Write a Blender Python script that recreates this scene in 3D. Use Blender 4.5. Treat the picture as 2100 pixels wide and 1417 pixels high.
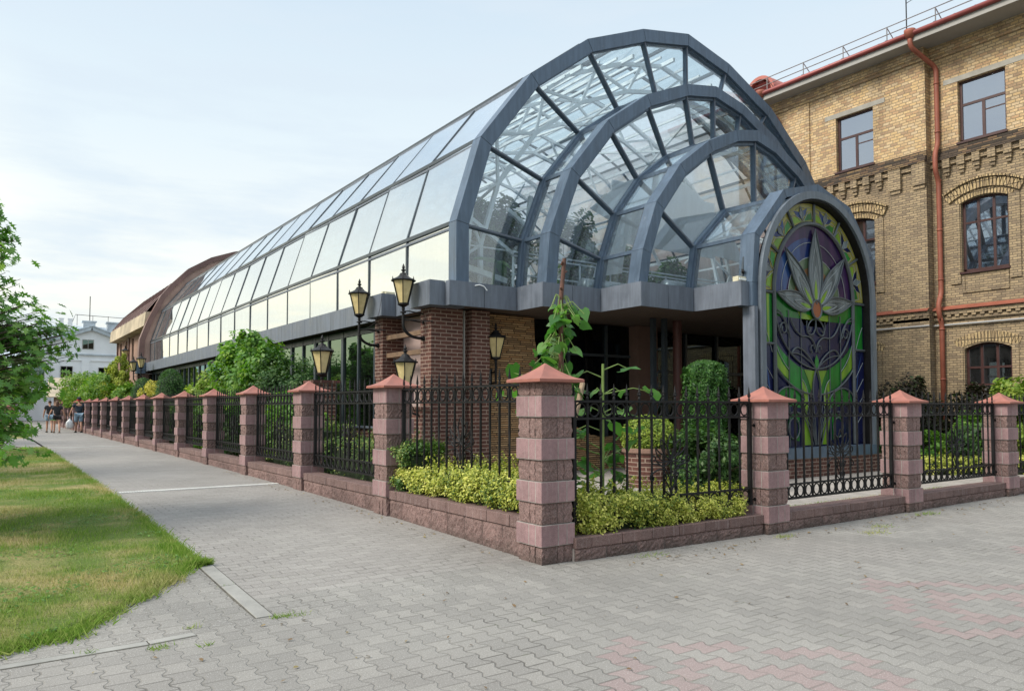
import bpy, math, random
import numpy as np
from mathutils import Vector, Matrix
for o in list(bpy.data.objects): bpy.data.objects.remove(o)
SC=bpy.context.scene; COL=SC.collection
R=math.radians; PI=math.pi
# ---------------- camera ----------------
cd=bpy.data.cameras.new('camera'); cam=bpy.data.objects.new('camera',cd); COL.objects.link(cam); SC.camera=cam
cam.location=(0,0,1.46); cam.rotation_euler=(R(92.3),0,R(-35.3))
cd.sensor_width=36; cd.lens=36*1531/2100; cd.shift_y=65.5/2100; cd.clip_end=3000; cd.clip_start=.05
# ---------------- exposure ----------------
SC.view_settings.view_transform='Standard'; SC.view_settings.look='None'; SC.view_settings.exposure=0.80; SC.view_settings.gamma=1
SC.cycles.max_bounces=10; SC.cycles.transparent_max_bounces=24; SC.cycles.glossy_bounces=5; SC.cycles.transmission_bounces=6
SC.cycles.use_denoising=True
# ---------------- world ----------------
SUN_EL,SUN_AZ=42,-84      # azimuth from +Y towards -X
W=bpy.data.worlds.new('World'); SC.world=W; W.use_nodes=True
nt=W.node_tree; nt.nodes.clear()
def wn(t,**k):
    n=nt.nodes.new(t)
    for a,b in k.items(): setattr(n,a,b)
    return n
sky=wn('ShaderNodeTexSky'); sky.sky_type='NISHITA'; sky.sun_disc=False; sky.sun_elevation=R(SUN_EL); sky.sun_rotation=R(SUN_AZ)
sky.air_density=1.3; sky.dust_density=2.5
tc=wn('ShaderNodeTexCoord'); sep=wn('ShaderNodeSeparateXYZ'); nt.links.new(tc.outputs['Generated'],sep.inputs[0])
# overcast veil: colour by height above the horizon, soft streaks
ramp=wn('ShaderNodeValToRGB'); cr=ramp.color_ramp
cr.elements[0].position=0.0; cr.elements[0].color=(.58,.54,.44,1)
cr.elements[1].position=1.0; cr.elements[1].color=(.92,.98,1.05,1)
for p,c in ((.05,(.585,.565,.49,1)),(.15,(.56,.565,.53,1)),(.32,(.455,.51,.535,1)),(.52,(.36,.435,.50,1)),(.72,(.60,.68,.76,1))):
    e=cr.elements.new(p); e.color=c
nt.links.new(sep.outputs['Z'],ramp.inputs[0])
mp=wn('ShaderNodeMapping'); mp.inputs['Scale'].default_value=(1.3,1.3,7.5); nt.links.new(tc.outputs['Generated'],mp.inputs[0])
nz=wn('ShaderNodeTexNoise'); nz.inputs['Scale'].default_value=2.6; nz.inputs['Detail'].default_value=7; nz.inputs['Roughness'].default_value=.58
nt.links.new(mp.outputs[0],nz.inputs['Vector'])
mr=wn('ShaderNodeMapRange'); mr.inputs['From Min'].default_value=.44; mr.inputs['From Max'].default_value=.60; mr.inputs['To Min'].default_value=0; mr.inputs['To Max'].default_value=1
nt.links.new(nz.outputs['Fac'],mr.inputs['Value'])
fade=wn('ShaderNodeMapRange'); fade.inputs['From Min'].default_value=.08; fade.inputs['From Max'].default_value=.45; fade.inputs['To Min'].default_value=.95; fade.inputs['To Max'].default_value=.55
nt.links.new(sep.outputs['Z'],fade.inputs['Value'])
mm=wn('ShaderNodeMath',operation='MULTIPLY'); nt.links.new(mr.outputs[0],mm.inputs[0]); nt.links.new(fade.outputs[0],mm.inputs[1])
cl=wn('ShaderNodeMixRGB'); cl.inputs[2].default_value=(.41,.465,.51,1); nt.links.new(mm.outputs[0],cl.inputs[0]); nt.links.new(ramp.outputs[0],cl.inputs[1])
# warm glow low on the left (west)
vd=wn('ShaderNodeVectorMath',operation='DOT_PRODUCT'); vd.inputs[1].default_value=(-.42,.90,.12)
nt.links.new(tc.outputs['Generated'],vd.inputs[0])
gm=wn('ShaderNodeMapRange'); gm.interpolation_type='SMOOTHSTEP'; gm.inputs['From Min'].default_value=.86; gm.inputs['From Max'].default_value=1.0; gm.inputs['To Max'].default_value=.62
nt.links.new(vd.outputs['Value'],gm.inputs['Value'])
gl=wn('ShaderNodeMixRGB',blend_type='ADD'); gl.inputs[2].default_value=(.42,.32,.09,1); nt.links.new(gm.outputs[0],gl.inputs[0]); nt.links.new(cl.outputs[0],gl.inputs[1])
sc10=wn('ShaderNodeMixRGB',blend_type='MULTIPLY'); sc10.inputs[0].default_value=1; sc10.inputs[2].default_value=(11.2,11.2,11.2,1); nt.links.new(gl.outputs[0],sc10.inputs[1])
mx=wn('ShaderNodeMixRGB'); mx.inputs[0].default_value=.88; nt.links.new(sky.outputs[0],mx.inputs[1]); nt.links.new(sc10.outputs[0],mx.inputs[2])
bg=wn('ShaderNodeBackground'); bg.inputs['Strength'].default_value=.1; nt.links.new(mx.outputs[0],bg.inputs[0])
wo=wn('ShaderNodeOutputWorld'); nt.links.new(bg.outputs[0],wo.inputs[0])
# ---------------- sun (veiled) ----------------
sl=bpy.data.lights.new('sun','SUN'); sl.energy=2.3; sl.angle=R(22); sl.color=(1,.93,.82)
so=bpy.data.objects.new('sun',sl); COL.objects.link(so)
az=R(SUN_AZ); el=R(SUN_EL)
sd=Vector((math.sin(az)*math.cos(el),math.cos(az)*math.cos(el),math.sin(el)))
so.rotation_euler=sd.to_track_quat('Z','Y').to_euler()
so.location=(0,0,30)

# ================= node helper =================
class NG:
    def __init__(s,name):
        s.m=bpy.data.materials.new(name); s.m.use_nodes=True; s.t=s.m.node_tree; s.t.nodes.clear()
        s.out=s.t.nodes.new('ShaderNodeOutputMaterial')
    def n(s,t,**k):
        q=s.t.nodes.new(t)
        for a,b in k.items(): setattr(q,a,b)
        return q
    def l(s,a,b): s.t.links.new(a,b)
    def setin(s,sock,v):
        if isinstance(v,(int,float)): sock.default_value=v
        elif isinstance(v,(tuple,list)):
            sock.default_value=tuple(v)+((1,) if len(v)==3 and sock.type=='RGBA' else ())
        else: s.l(v,sock)
    def ma(s,op,a,b=0,c=0,clamp=False):
        q=s.n('ShaderNodeMath',operation=op,use_clamp=clamp)
        s.setin(q.inputs[0],a); s.setin(q.inputs[1],b); s.setin(q.inputs[2],c); return q.outputs[0]
    def coord(s,kind='Object'):
        return s.n('ShaderNodeTexCoord').outputs[kind]
    def xyz(s,v):
        q=s.n('ShaderNodeSeparateXYZ'); s.l(v,q.inputs[0]); return q.outputs
    def comb(s,x,y,z=0):
        q=s.n('ShaderNodeCombineXYZ'); s.setin(q.inputs[0],x); s.setin(q.inputs[1],y); s.setin(q.inputs[2],z); return q.outputs[0]
    def noise(s,v,scale,detail=4,rough=.55,dist=0):
        q=s.n('ShaderNodeTexNoise'); s.l(v,q.inputs['Vector']); q.inputs['Scale'].default_value=scale; q.inputs['Detail'].default_value=detail
        q.inputs['Roughness'].default_value=rough; q.inputs['Distortion'].default_value=dist; return q.outputs['Fac']
    def mr(s,v,a,b,c=0,d=1,smooth=False):
        q=s.n('ShaderNodeMapRange'); 
        if smooth: q.interpolation_type='SMOOTHSTEP'
        s.setin(q.inputs['Value'],v); q.inputs['From Min'].default_value=a; q.inputs['From Max'].default_value=b; q.inputs['To Min'].default_value=c; q.inputs['To Max'].default_value=d; return q.outputs[0]
    def mix(s,f,a,b,bt='MIX'):
        q=s.n('ShaderNodeMixRGB',blend_type=bt); s.setin(q.inputs[0],f); s.setin(q.inputs[1],a); s.setin(q.inputs[2],b); return q.outputs[0]
    def ramp(s,f,stops,const=False):
        q=s.n('ShaderNodeValToRGB'); r=q.color_ramp
        if const: r.interpolation='CONSTANT'
        while len(r.elements)>1: r.elements.remove(r.elements[-1])
        r.elements[0].position=stops[0][0]; r.elements[0].color=tuple(stops[0][1])+(1,)
        for p,c in stops[1:]:
            e=r.elements.new(p); e.color=tuple(c)+(1,)
        s.l(f,q.inputs[0]); return q.outputs[0]
    def white(s,v):
        q=s.n('ShaderNodeTexWhiteNoise',noise_dimensions='3D'); s.l(v,q.inputs['Vector']); return q.outputs['Value']
    def bump(s,h,st=.3,dist=.01,nrm=None):
        q=s.n('ShaderNodeBump'); q.inputs['Strength'].default_value=st; q.inputs['Distance'].default_value=dist; s.l(h,q.inputs['Height'])
        if nrm is not None: s.l(nrm,q.inputs['Normal'])
        return q.outputs[0]
    def bsdf(s,col,rough=.6,metal=0,spec=.5,nrm=None,coat=0,out=True):
        q=s.n('ShaderNodeBsdfPrincipled'); s.setin(q.inputs['Base Color'],col); s.setin(q.inputs['Roughness'],rough); q.inputs['Metallic'].default_value=metal
        q.inputs['Specular IOR Level'].default_value=spec
        if coat: q.inputs['Coat Weight'].default_value=coat; q.inputs['Coat Roughness'].default_value=.05
        if nrm is not None: s.l(nrm,q.inputs['Normal'])
        if out: s.l(q.outputs[0],s.out.inputs[0])
        return q.outputs[0]
    def wallu(s):
        """horizontal coordinate along a vertical wall, height"""
        p=s.xyz(s.coord()); g=s.n('ShaderNodeNewGeometry'); nn=s.xyz(g.outputs['True Normal'])
        oc=s.n('ShaderNodeVectorTransform'); oc.vector_type='NORMAL'; oc.convert_from='WORLD'; oc.convert_to='OBJECT'; s.l(g.outputs['True Normal'],oc.inputs[0]); nn=s.xyz(oc.outputs[0])
        f=s.ma('GREATER_THAN',s.ma('ABSOLUTE',nn[0]),.6)
        u=s.ma('ADD',s.ma('MULTIPLY',p[1],f),s.ma('MULTIPLY',p[0],s.ma('SUBTRACT',1,f)))
        fz=s.ma('GREATER_THAN',s.ma('ABSOLUTE',nn[2]),.8)
        v=s.ma('ADD',s.ma('MULTIPLY',p[1],fz),s.ma('MULTIPLY',p[2],s.ma('SUBTRACT',1,fz)))
        return u,v
    def cells(s,u,v,L,H,off=.5,gap=.006,soft=.004,jit=0):
        """running-bond cells -> brick mask, random per cell, edge distance"""
        vr=s.ma('DIVIDE',v,H); row=s.ma('FLOOR',vr); fv=s.ma('SUBTRACT',vr,row)
        par=s.ma('MULTIPLY',s.ma('FLOORED_MODULO',row,2),off)
        ur=s.ma('ADD',s.ma('DIVIDE',u,L),par)
        if jit:
            ur=s.ma('ADD',ur,s.ma('MULTIPLY',s.white(s.comb(row,7.3,1)),jit))
        col=s.ma('FLOOR',ur); fu=s.ma('SUBTRACT',ur,col)
        du=s.ma('MULTIPLY',s.ma('MINIMUM',fu,s.ma('SUBTRACT',1,fu)),L)
        dv=s.ma('MULTIPLY',s.ma('MINIMUM',fv,s.ma('SUBTRACT',1,fv)),H)
        d=s.ma('MINIMUM',du,dv)
        return s.mr(d,gap*.5,gap*.5+soft,0,1),s.white(s.comb(col,row,0)),(col,row)
MATS={}
def mat(fn):
    def g(*a,**k):
        key=(fn.__name__,a,tuple(sorted(k.items())))
        if key not in MATS: MATS[key]=fn(*a,**k)
        return MATS[key]
    return g
@mat
def plain(name,col,rough=.6,metal=0,var=.12,scale=6,bump=.1,spec=.5,coat=0):
    g=NG(name); c=g.coord(); n=g.noise(c,scale,5); n2=g.noise(c,scale*.22,3)
    v=g.ma('ADD',g.mr(n,.3,.7,1-var,1+var),g.mr(n2,.3,.7,-var,var))
    k=g.mix(1,col,g.comb(v,v,v),'MULTIPLY')
    nr=g.bump(g.noise(c,scale*9,3),bump,.01) if bump else None
    g.bsdf(k,g.mr(n,.3,.7,rough-.06,rough+.08),metal,spec,nr,coat); return g.m
@mat
def cladding(name,col,rough=.42,metal=.2):
    g=NG(name); c=g.coord(); p=g.xyz(c); n=g.noise(c,2.2,5)
    stv=g.noise(g.comb(g.ma('MULTIPLY',p[0],9),g.ma('MULTIPLY',p[1],9),g.ma('MULTIPLY',p[2],.9)),1.3,5,.65)
    v=g.ma('ADD',g.mr(n,.3,.7,.88,1.12),g.mr(stv,.40,.70,-.12,.22)); k=g.mix(1,col,g.comb(v,v,v),'MULTIPLY')
    k=g.mix(g.mr(g.noise(c,7,6,.75),.60,.74,0,.45),k,(.26,.28,.30))
    k=g.mix(g.mr(stv,.62,.78,0,.3),k,(.05,.055,.06))
    g.bsdf(k,g.mr(n,.3,.7,rough-.1,rough+.14),metal,.5,g.bump(g.noise(c,1.4,3),.06,.03)); return g.m
@mat
def brick(name,cols,mortar,L=.25,H=.075,gap=.011,off=.5,stain=.25,rough=.8,bump=.6,jit=0,dirt=(.05,.04,.035)):
    g=NG(name); u,v=g.wallu(); c=g.coord()
    wob=g.ma('MULTIPLY',g.ma('SUBTRACT',g.noise(c,9,2),.5),gap*.9)
    m,r,_=g.cells(g.ma('ADD',u,wob),g.ma('ADD',v,wob),L,H,off,gap,gap*.5,jit)
    k=len(cols); base=g.ramp(r,[(i/k,cc) for i,cc in enumerate(cols)],True)
    n=g.noise(c,26,5,.65); base=g.mix(1,base,g.comb(*[g.mr(n,.25,.75,.72,1.25)]*3),'MULTIPLY')
    mo=g.mix(g.mr(g.noise(c,14,4),.3,.7,0,.6),mortar,tuple(x*.55 for x in mortar))
    k2=g.mix(m,mo,base)
    st=g.noise(g.comb(u,g.ma('MULTIPLY',v,.35),0),1.1,5,.6)
    k2=g.mix(g.mr(st,.50,.72,0,stain),k2,dirt)
    h=g.ma('ADD',m,g.ma('MULTIPLY',n,.5))
    g.bsdf(k2,rough,0,.3,g.bump(h,bump,.012)); return g.m
@mat
def splitface(name,col,rough_stone=True,L=10,H=10):
    g=NG(name); c=g.coord(); oi=g.n('ShaderNodeNewGeometry').outputs['Random Per Island']
    sc=60 if rough_stone else 25
    n=g.noise(c,sc,6,.7); n2=g.noise(c,4,4,.6)
    f=g.mr(n,.28,.72,.35 if rough_stone else .82,1.65 if rough_stone else 1.16)
    f=g.ma('MULTIPLY',f,g.mr(n2,.3,.7,.80,1.18)); f=g.ma('MULTIPLY',f,g.mr(oi,0,1,.82,1.18))
    k=g.mix(1,col,g.comb(f,f,g.ma('MULTIPLY',f,.98)),'MULTIPLY')
    # speckle
    sp=g.white(g.n('ShaderNodeVectorMath',operation='SNAP').outputs[0]) if False else g.noise(c,220,2,.5)
    k=g.mix(g.mr(sp,.56,.68,0,.6),k,(.46,.40,.37) if rough_stone else (.5,.4,.38))
    # vertical weather streaks on smooth stone
    p=g.xyz(c); stv=g.noise(g.comb(g.ma('MULTIPLY',g.ma('ADD',p[0],p[1]),14),p[2],0),2.2,4,.6)
    k=g.mix(g.mr(stv,.55,.8,0,.45),k,(.42,.36,.36) if not rough_stone else (.09,.07,.065))
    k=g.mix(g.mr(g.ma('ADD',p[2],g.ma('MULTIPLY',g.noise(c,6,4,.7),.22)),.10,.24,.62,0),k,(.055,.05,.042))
    g.bsdf(k,.88,0,.25,g.bump(n,.9 if rough_stone else .25,.012 if rough_stone else .004)); return g.m
@mat
def leafmat(name,c1,c2,c3=None,trans=.35,rough=.5,dark=None):
    g=NG(name); ge=g.n('ShaderNodeNewGeometry'); r=ge.outputs['Random Per Island']; c=g.coord(); n=g.noise(c,2.3,3)
    st=[(0,c1),(.55,c2)]+([(.9,c3)] if c3 else [])
    f=g.ma('ADD',g.ma('MULTIPLY',r,.75),g.mr(n,.3,.7,-.12,.30),clamp=True)
    k=g.ramp(f,st)
    b=g.bsdf(k,rough,0,.35,out=False)
    t=g.n('ShaderNodeBsdfTranslucent'); g.l(g.mix(1,k,(1.3,1.5,.7),'MULTIPLY'),t.inputs[0])
    m=g.n('ShaderNodeMixShader'); m.inputs[0].default_value=trans; g.l(b,m.inputs[1]); g.l(t.outputs[0],m.inputs[2]); g.l(m.outputs[0],g.out.inputs[0]); return g.m
@mat
def glass(name,refl=.3,tint=(.8,.9,.9),gcol=(1,1,1),rough=0.0,dirt=.04,wav=.0,ior=1.5):
    g=NG(name); c=g.coord()
    ge=g.n('ShaderNodeNewGeometry'); dt=g.n('ShaderNodeVectorMath',operation='DOT_PRODUCT'); g.l(ge.outputs['Incoming'],dt.inputs[0]); g.l(ge.outputs['Normal'],dt.inputs[1])
    sch=g.ma('POWER',g.ma('SUBTRACT',1,g.ma('ABSOLUTE',dt.outputs['Value']),clamp=True),4.5)
    f=g.ma('ADD',g.ma('MULTIPLY',sch,1-refl),refl,clamp=True)
    gl=g.n('ShaderNodeBsdfGlossy'); gl.inputs['Roughness'].default_value=rough; gl.inputs['Color'].default_value=tuple(gcol)+(1,)
    if wav:
        oi=g.n('ShaderNodeObjectInfo').outputs['Random']
        nv=g.bump(g.noise(c,.7,0,.4),wav,.05); g.l(nv,gl.inputs['Normal'])
    tr=g.n('ShaderNodeBsdfTransparent'); tr.inputs[0].default_value=tuple(tint)+(1,)
    m=g.n('ShaderNodeMixShader'); g.l(f,m.inputs[0]); g.l(tr.outputs[0],m.inputs[1]); g.l(gl.outputs[0],m.inputs[2])
    d=g.n('ShaderNodeBsdfDiffuse'); d.inputs[0].default_value=(.6,.64,.66,1)
    m2=g.n('ShaderNodeMixShader'); pz=g.xyz(c); sk=g.noise(g.comb(g.ma('MULTIPLY',pz[0],5),g.ma('MULTIPLY',pz[1],5),g.ma('MULTIPLY',pz[2],.6)),1.6,5,.7); g.l(g.mr(g.ma('ADD',g.ma('MULTIPLY',g.noise(c,1.7,6,.7),.5),g.ma('MULTIPLY',sk,.5)),.4,.72,dirt*.3,dirt*2.4),m2.inputs[0]); g.l(m.outputs[0],m2.inputs[1]); g.l(d.outputs[0],m2.inputs[2])
    g.l(m2.outputs[0],g.out.inputs[0]); return g.m

# ================= mesh helpers =================
class MB:
    def __init__(s): s.v=[]; s.f=[]
    def add(s,vs,fs):
        n=len(s.v); s.v+= [tuple(p) for p in vs]; s.f+=[tuple(i+n for i in f) for f in fs]; return s
    def box(s,x0,x1,y0,y1,z0,z1):
        if x0>x1: x0,x1=x1,x0
        if y0>y1: y0,y1=y1,y0
        if z0>z1: z0,z1=z1,z0
        return s.add([(x0,y0,z0),(x1,y0,z0),(x1,y1,z0),(x0,y1,z0),(x0,y0,z1),(x1,y0,z1),(x1,y1,z1),(x0,y1,z1)],
              [(0,3,2,1),(4,5,6,7),(0,1,5,4),(1,2,6,5),(2,3,7,6),(3,0,4,7)])
    def beam(s,p,q,w,h,up=(0,0,1)):
        p=Vector(p); q=Vector(q); d=(q-p)
        if d.length<1e-6: return s
        d.normalize(); up=Vector(up); a=d.cross(up)
        if a.length<1e-3: a=d.cross(Vector((1,0,0)))
        a.normalize(); b=a.cross(d).normalized(); a=a*w/2; b=b*h/2
        vs=[p-a-b,p+a-b,p+a+b,p-a+b,q-a-b,q+a-b,q+a+b,q-a+b]
        return s.add(vs,[(0,3,2,1),(4,5,6,7),(0,1,5,4),(1,2,6,5),(2,3,7,6),(3,0,4,7)])
    def tube(s,pts,r,n=8,closed=False,cap=True):
        pts=[Vector(p) for p in pts]; m=len(pts); rs=r if isinstance(r,(list,tuple)) else [r]*m
        ref=None; base=len(s.v)
        for i,p in enumerate(pts):
            if closed: d=pts[(i+1)%m]-pts[i-1]
            else: d=pts[min(i+1,m-1)]-pts[max(i-1,0)]
            if d.length<1e-9: d=Vector((0,0,1))
            d.normalize()
            if ref is None:
                ref=d.cross(Vector((0,0,1)))
                if ref.length<.1: ref=d.cross(Vector((0,1,0)))
            ref=(ref-d*ref.dot(d)); ref.normalize(); b=d.cross(ref)
            for k in range(n):
                a=2*PI*k/n; s.v.append(tuple(p+(ref*math.cos(a)+b*math.sin(a))*rs[i]))
        for i in range(m if closed else m-1):
            j=(i+1)%m
            for k in range(n):
                k2=(k+1)%n; s.f.append((base+i*n+k,base+i*n+k2,base+j*n+k2,base+j*n+k))
        if cap and not closed:
            s.f.append(tuple(base+k for k in range(n))[::-1]); s.f.append(tuple(base+(m-1)*n+k for k in range(n)))
        return s
    def lathe(s,prof,n=16,c=(0,0,0),cap=True):
        b=len(s.v)
        for r,z in prof:
            for k in range(n):
                a=2*PI*k/n; s.v.append((c[0]+r*math.cos(a),c[1]+r*math.sin(a),c[2]+z))
        for i in range(len(prof)-1):
            for k in range(n):
                k2=(k+1)%n; s.f.append((b+i*n+k,b+i*n+k2,b+(i+1)*n+k2,b+(i+1)*n+k))
        if cap:
            s.f.append(tuple(b+k for k in range(n))[::-1]); s.f.append(tuple(b+(len(prof)-1)*n+k for k in range(n)))
        return s
    def prismY(s,poly,y0,y1):   # poly in (x,z)
        n=len(poly); vs=[(x,y0,z) for x,z in poly]+[(x,y1,z) for x,z in poly]
        return s.add(vs,[tuple(range(n)),tuple(range(2*n-1,n-1,-1))]+[(i,i+n,(i+1)%n+n,(i+1)%n) for i in range(n)])
    def prismX(s,poly,x0,x1):   # poly in (y,z)
        n=len(poly); vs=[(x0,y,z) for y,z in poly]+[(x1,y,z) for y,z in poly]
        return s.add(vs,[tuple(range(n)),tuple(range(2*n-1,n-1,-1))]+[(i,i+n,(i+1)%n+n,(i+1)%n) for i in range(n)])
    def prismZ(s,poly,z0,z1):
        n=len(poly); vs=[(x,y,z0) for x,y in poly]+[(x,y,z1) for x,y in poly]
        return s.add(vs,[tuple(range(n-1,-1,-1)),tuple(range(n,2*n))]+[(i,(i+1)%n,(i+1)%n+n,i+n) for i in range(n)])
    def bandY(s,outer,inner,y0,y1):  # open strip between two (x,z) polylines, thick in y
        n=len(outer); b=len(s.v)
        for x,z in outer: s.v.append((x,y0,z))
        for x,z in inner: s.v.append((x,y0,z))
        for x,z in outer: s.v.append((x,y1,z))
        for x,z in inner: s.v.append((x,y1,z))
        for i in range(n-1):
            o,o2=b+i,b+i+1; a,a2=b+n+i,b+n+i+1; O,O2=b+2*n+i,b+2*n+i+1; A,A2=b+3*n+i,b+3*n+i+1
            s.f+=[(o,o2,a2,a),(O,A,A2,O2),(o,O,O2,o2),(a,a2,A2,A)]
        s.f+=[(b,b+n,b+3*n,b+2*n),(b+n-1,b+3*n-1,b+4*n-1,b+2*n-1)]
        return s
LOC={}
def finish(me,name,m,parent=None,loc=(0,0,0),smooth=False):
    o=bpy.data.objects.new(name,me); COL.objects.link(o)
    if m is not None: me.materials.append(m)
    if parent is not None: o.parent=parent; LOC[o.name]=LOC[parent.name]
    else: o.location=loc; LOC[o.name]=Vector(loc)
    if smooth:
        me.polygons.foreach_set('use_smooth',[True]*len(me.polygons))
    return o
def obj(name,mb,m,parent=None,loc=None,smooth=False,bevel=0,local=False):
    """world-space mesh builder -> object; vertices are stored relative to the thing's base"""
    if parent is not None: L=LOC[parent.name]
    else: L=Vector(loc) if loc is not None else Vector((0,0,0))
    if local: vs=mb.v
    else: vs=[(x-L[0],y-L[1],z-L[2]) for x,y,z in mb.v]
    me=bpy.data.meshes.new(name); me.from_pydata(vs,[],mb.f); me.update()
    o=finish(me,name,m,parent,L,smooth)
    if bevel:
        b=o.modifiers.new('bevel','BEVEL'); b.width=bevel; b.segments=2; b.limit_method='ANGLE'; b.angle_limit=R(40)
    return o
def thing(name,label,cat,loc=(0,0,0),group=None,rz=0):
    o=bpy.data.objects.new(name,None); o.empty_display_size=.2; COL.objects.link(o); o.location=loc; LOC[o.name]=Vector(loc)
    o.rotation_euler=(0,0,rz); tag(o,label,cat,group); return o
def tag(o,label,cat,group=None):
    o['label']=label; o['category']=cat
    if group: o['group']=group
    return o
def struct(o): o['kind']='structure'; return o
def copytree(root,loc,rz=0,label=None):
    c=root.copy(); COL.objects.link(c); c.location=loc; c.rotation_euler=(0,0,rz); LOC[c.name]=Vector(loc)
    if label: c['label']=label
    for ch in list(root.children):
        d=ch.copy(); COL.objects.link(d); d.parent=c
        for g in list(ch.children):
            e=g.copy(); COL.objects.link(e); e.parent=d
    return c
# leaf clouds
T_DIA=[(-.5,0,0),(0,-.28,.05),(.5,0,0),(0,.28,.05)]
T_OVAL=[(-.5,0,0),(-.15,-.27,.07),(.25,-.20,.05),(.55,0,-.04),(.25,.20,.05),(-.15,.27,.07)]
T_OAK=[(-.5,.0,0),(-.28,-.06,.01),(-.22,-.26,.03),(-.08,-.08,.02),(.06,-.36,.04),(.14,-.10,.01),(.34,-.26,.02),(.32,-.07,0),(.56,0,-.05),(.32,.07,0),(.34,.26,.02),(.14,.10,.01),(.06,.36,.04),(-.08,.08,.02),(-.22,.26,.03),(-.28,.06,.01)]
T_HEART=[(-.42,0,-.02),(-.5,-.20,.06),(-.3,-.38,.07),(0,-.37,.02),(.28,-.20,.02),(.62,0,-.20),(.28,.25,-.06),(0,.40,-.10),(-.3,.40,-.04),(-.5,.20,.04)]
T_TRI=[(0,0,0),(.05,0,.5),(-.02,.0,1.)]
def leafmesh(name,P,size,tmpl,rng,m,parent=None,loc=None,nrm=None,up=.5,rel=True,droop=None):
    P=np.asarray(P,float); n=len(P); T=np.array(tmpl); k=len(T)
    N=rng.normal(size=(n,3)); N/=np.linalg.norm(N,axis=1)[:,None]
    if nrm is not None: N=N*.75+nrm*.8
    N[:,2]+=up; N/=np.linalg.norm(N,axis=1)[:,None]
    A=rng.normal(size=(n,3))
    if droop is not None: A=A*.5+droop
    A-=N*(A*N).sum(1)[:,None]; A/=np.linalg.norm(A,axis=1)[:,None]; B=np.cross(N,A)
    s=(np.asarray(size)*rng.uniform(.65,1.3,n))[:,None,None] if np.ndim(size)==0 else (size*rng.uniform(.8,1.2,n))[:,None,None]
    V=P[:,None,:]+s*(T[None,:,0:1]*A[:,None,:]+T[None,:,1:2]*B[:,None,:]+T[None,:,2:3]*N[:,None,:])
    L=LOC[parent.name] if parent is not None else Vector(loc or (0,0,0))
    V=V.reshape(-1,3)-np.array(L)
    me=bpy.data.meshes.new(name); me.vertices.add(n*k); me.vertices.foreach_set('co',V.astype(np.float32).ravel())
    me.loops.add(n*k); me.loops.foreach_set('vertex_index',np.arange(n*k,dtype=np.int32))
    me.polygons.add(n); me.polygons.foreach_set('loop_start',np.arange(0,n*k,k,dtype=np.int32))
    me.polygons.foreach_set('loop_total',np.full(n,k,dtype=np.int32))
    me.update(); me.validate()
    return finish(me,name,m,parent,L)
def blobpts(rng,blobs,n,sub=14,subr=.25,hollow=.55):
    """points in clumps near the surface of ellipsoids (cx,cy,cz,rx,ry,rz)"""
    w=np.array([b[3]*b[4]*b[5] for b in blobs])**.67; w/=w.sum(); out=[]; nr=[]; cents=[]
    for b,ww in zip(blobs,w):
        c=np.array(b[:3]); r=np.array(b[3:6]); K=max(4,int(sub*len(blobs)*ww))
        d=rng.normal(size=(K,3)); d/=np.linalg.norm(d,axis=1)[:,None]
        rad=rng.uniform(hollow,1.0,K)[:,None]; sc=c+d*r*rad; cents+=list(sc)
        m=int(n*ww); idx=rng.integers(0,K,m); sr=subr*rng.uniform(.6,1.4,K)
        q=rng.normal(size=(m,3)); q/=np.linalg.norm(q,axis=1)[:,None]; q*=(rng.uniform(.15,1,m)**.5)[:,None]
        P=sc[idx]+q*r*sr[idx][:,None]; out.append(P); nn=(P-c)/r; nn/=np.linalg.norm(nn,axis=1)[:,None]+1e-6; nr.append(nn)
    return np.vstack(out),np.vstack(nr),np.array(cents)
def gz(x,y):
    t=.15*(1-math.exp(-max(0.,y-5.6)/5.)); k=min(1,max(0,(9-x)/4)); return t*k
def sheet(name,x0,x1,y0,y1,st,m,dz=0,fn=None,skip=None):
    mb=MB(); nx=max(1,round((x1-x0)/st)); ny=max(1,round((y1-y0)/st))
    for j in range(ny+1):
        for i in range(nx+1):
            x=x0+(x1-x0)*i/nx; y=y0+(y1-y0)*j/ny
            mb.v.append((x,y,gz(x,y)+dz+(fn(x,y) if fn else 0)))
    for j in range(ny):
        for i in range(nx):
            a=j*(nx+1)+i; mb.f.append((a,a+1,a+nx+2,a+nx+1))
    return struct(obj(name,mb,m,smooth=True))
# ================= materials =================
M_steel=cladding('blue_grey_cladding',(.090,.130,.185))
M_steel2=cladding('grey_cladding',(.135,.157,.195),.5,.15)
M_mull=plain('dark_mullion',(.055,.07,.085),.4,.3,.1,3,.03)
M_zinc=plain('weathered_zinc',(.27,.29,.32),.5,.3,.35,3,.1)
M_iron=plain('black_iron',(.010,.010,.011),.5,.1,.3,20,.25,.3)
M_white=plain('white_painted_steel',(.82,.85,.87),.45,0,.06,4,.03)
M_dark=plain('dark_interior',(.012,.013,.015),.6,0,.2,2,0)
M_brickR=brick('red_clinker_brick',((.098,.042,.032),(.118,.052,.040),(.082,.037,.030),(.108,.046,.035)),(.34,.25,.20),.26,.078,.012,stain=.12)
M_brickY=brick('yellow_grey_brick',((.36,.27,.165),(.315,.24,.148),(.39,.295,.18),(.29,.22,.14),(.34,.255,.155),(.24,.18,.118)),(.19,.155,.11),.215,.070,.011,stain=.45,bump=.9)
M_brickU=brick('yellow_clay_brick',((.54,.385,.215),(.50,.345,.19),(.59,.43,.245),(.45,.29,.165),(.56,.39,.20),(.36,.245,.15),(.53,.40,.25)),(.31,.245,.155),.205,.088,.012,stain=.6,bump=.8,jit=.35)
M_soldier=brick('yellow_brick_soldiers',((.43,.32,.17),(.37,.27,.15),(.47,.35,.19)),(.07,.055,.04),.085,.26,.014,0,stain=.4)
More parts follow.
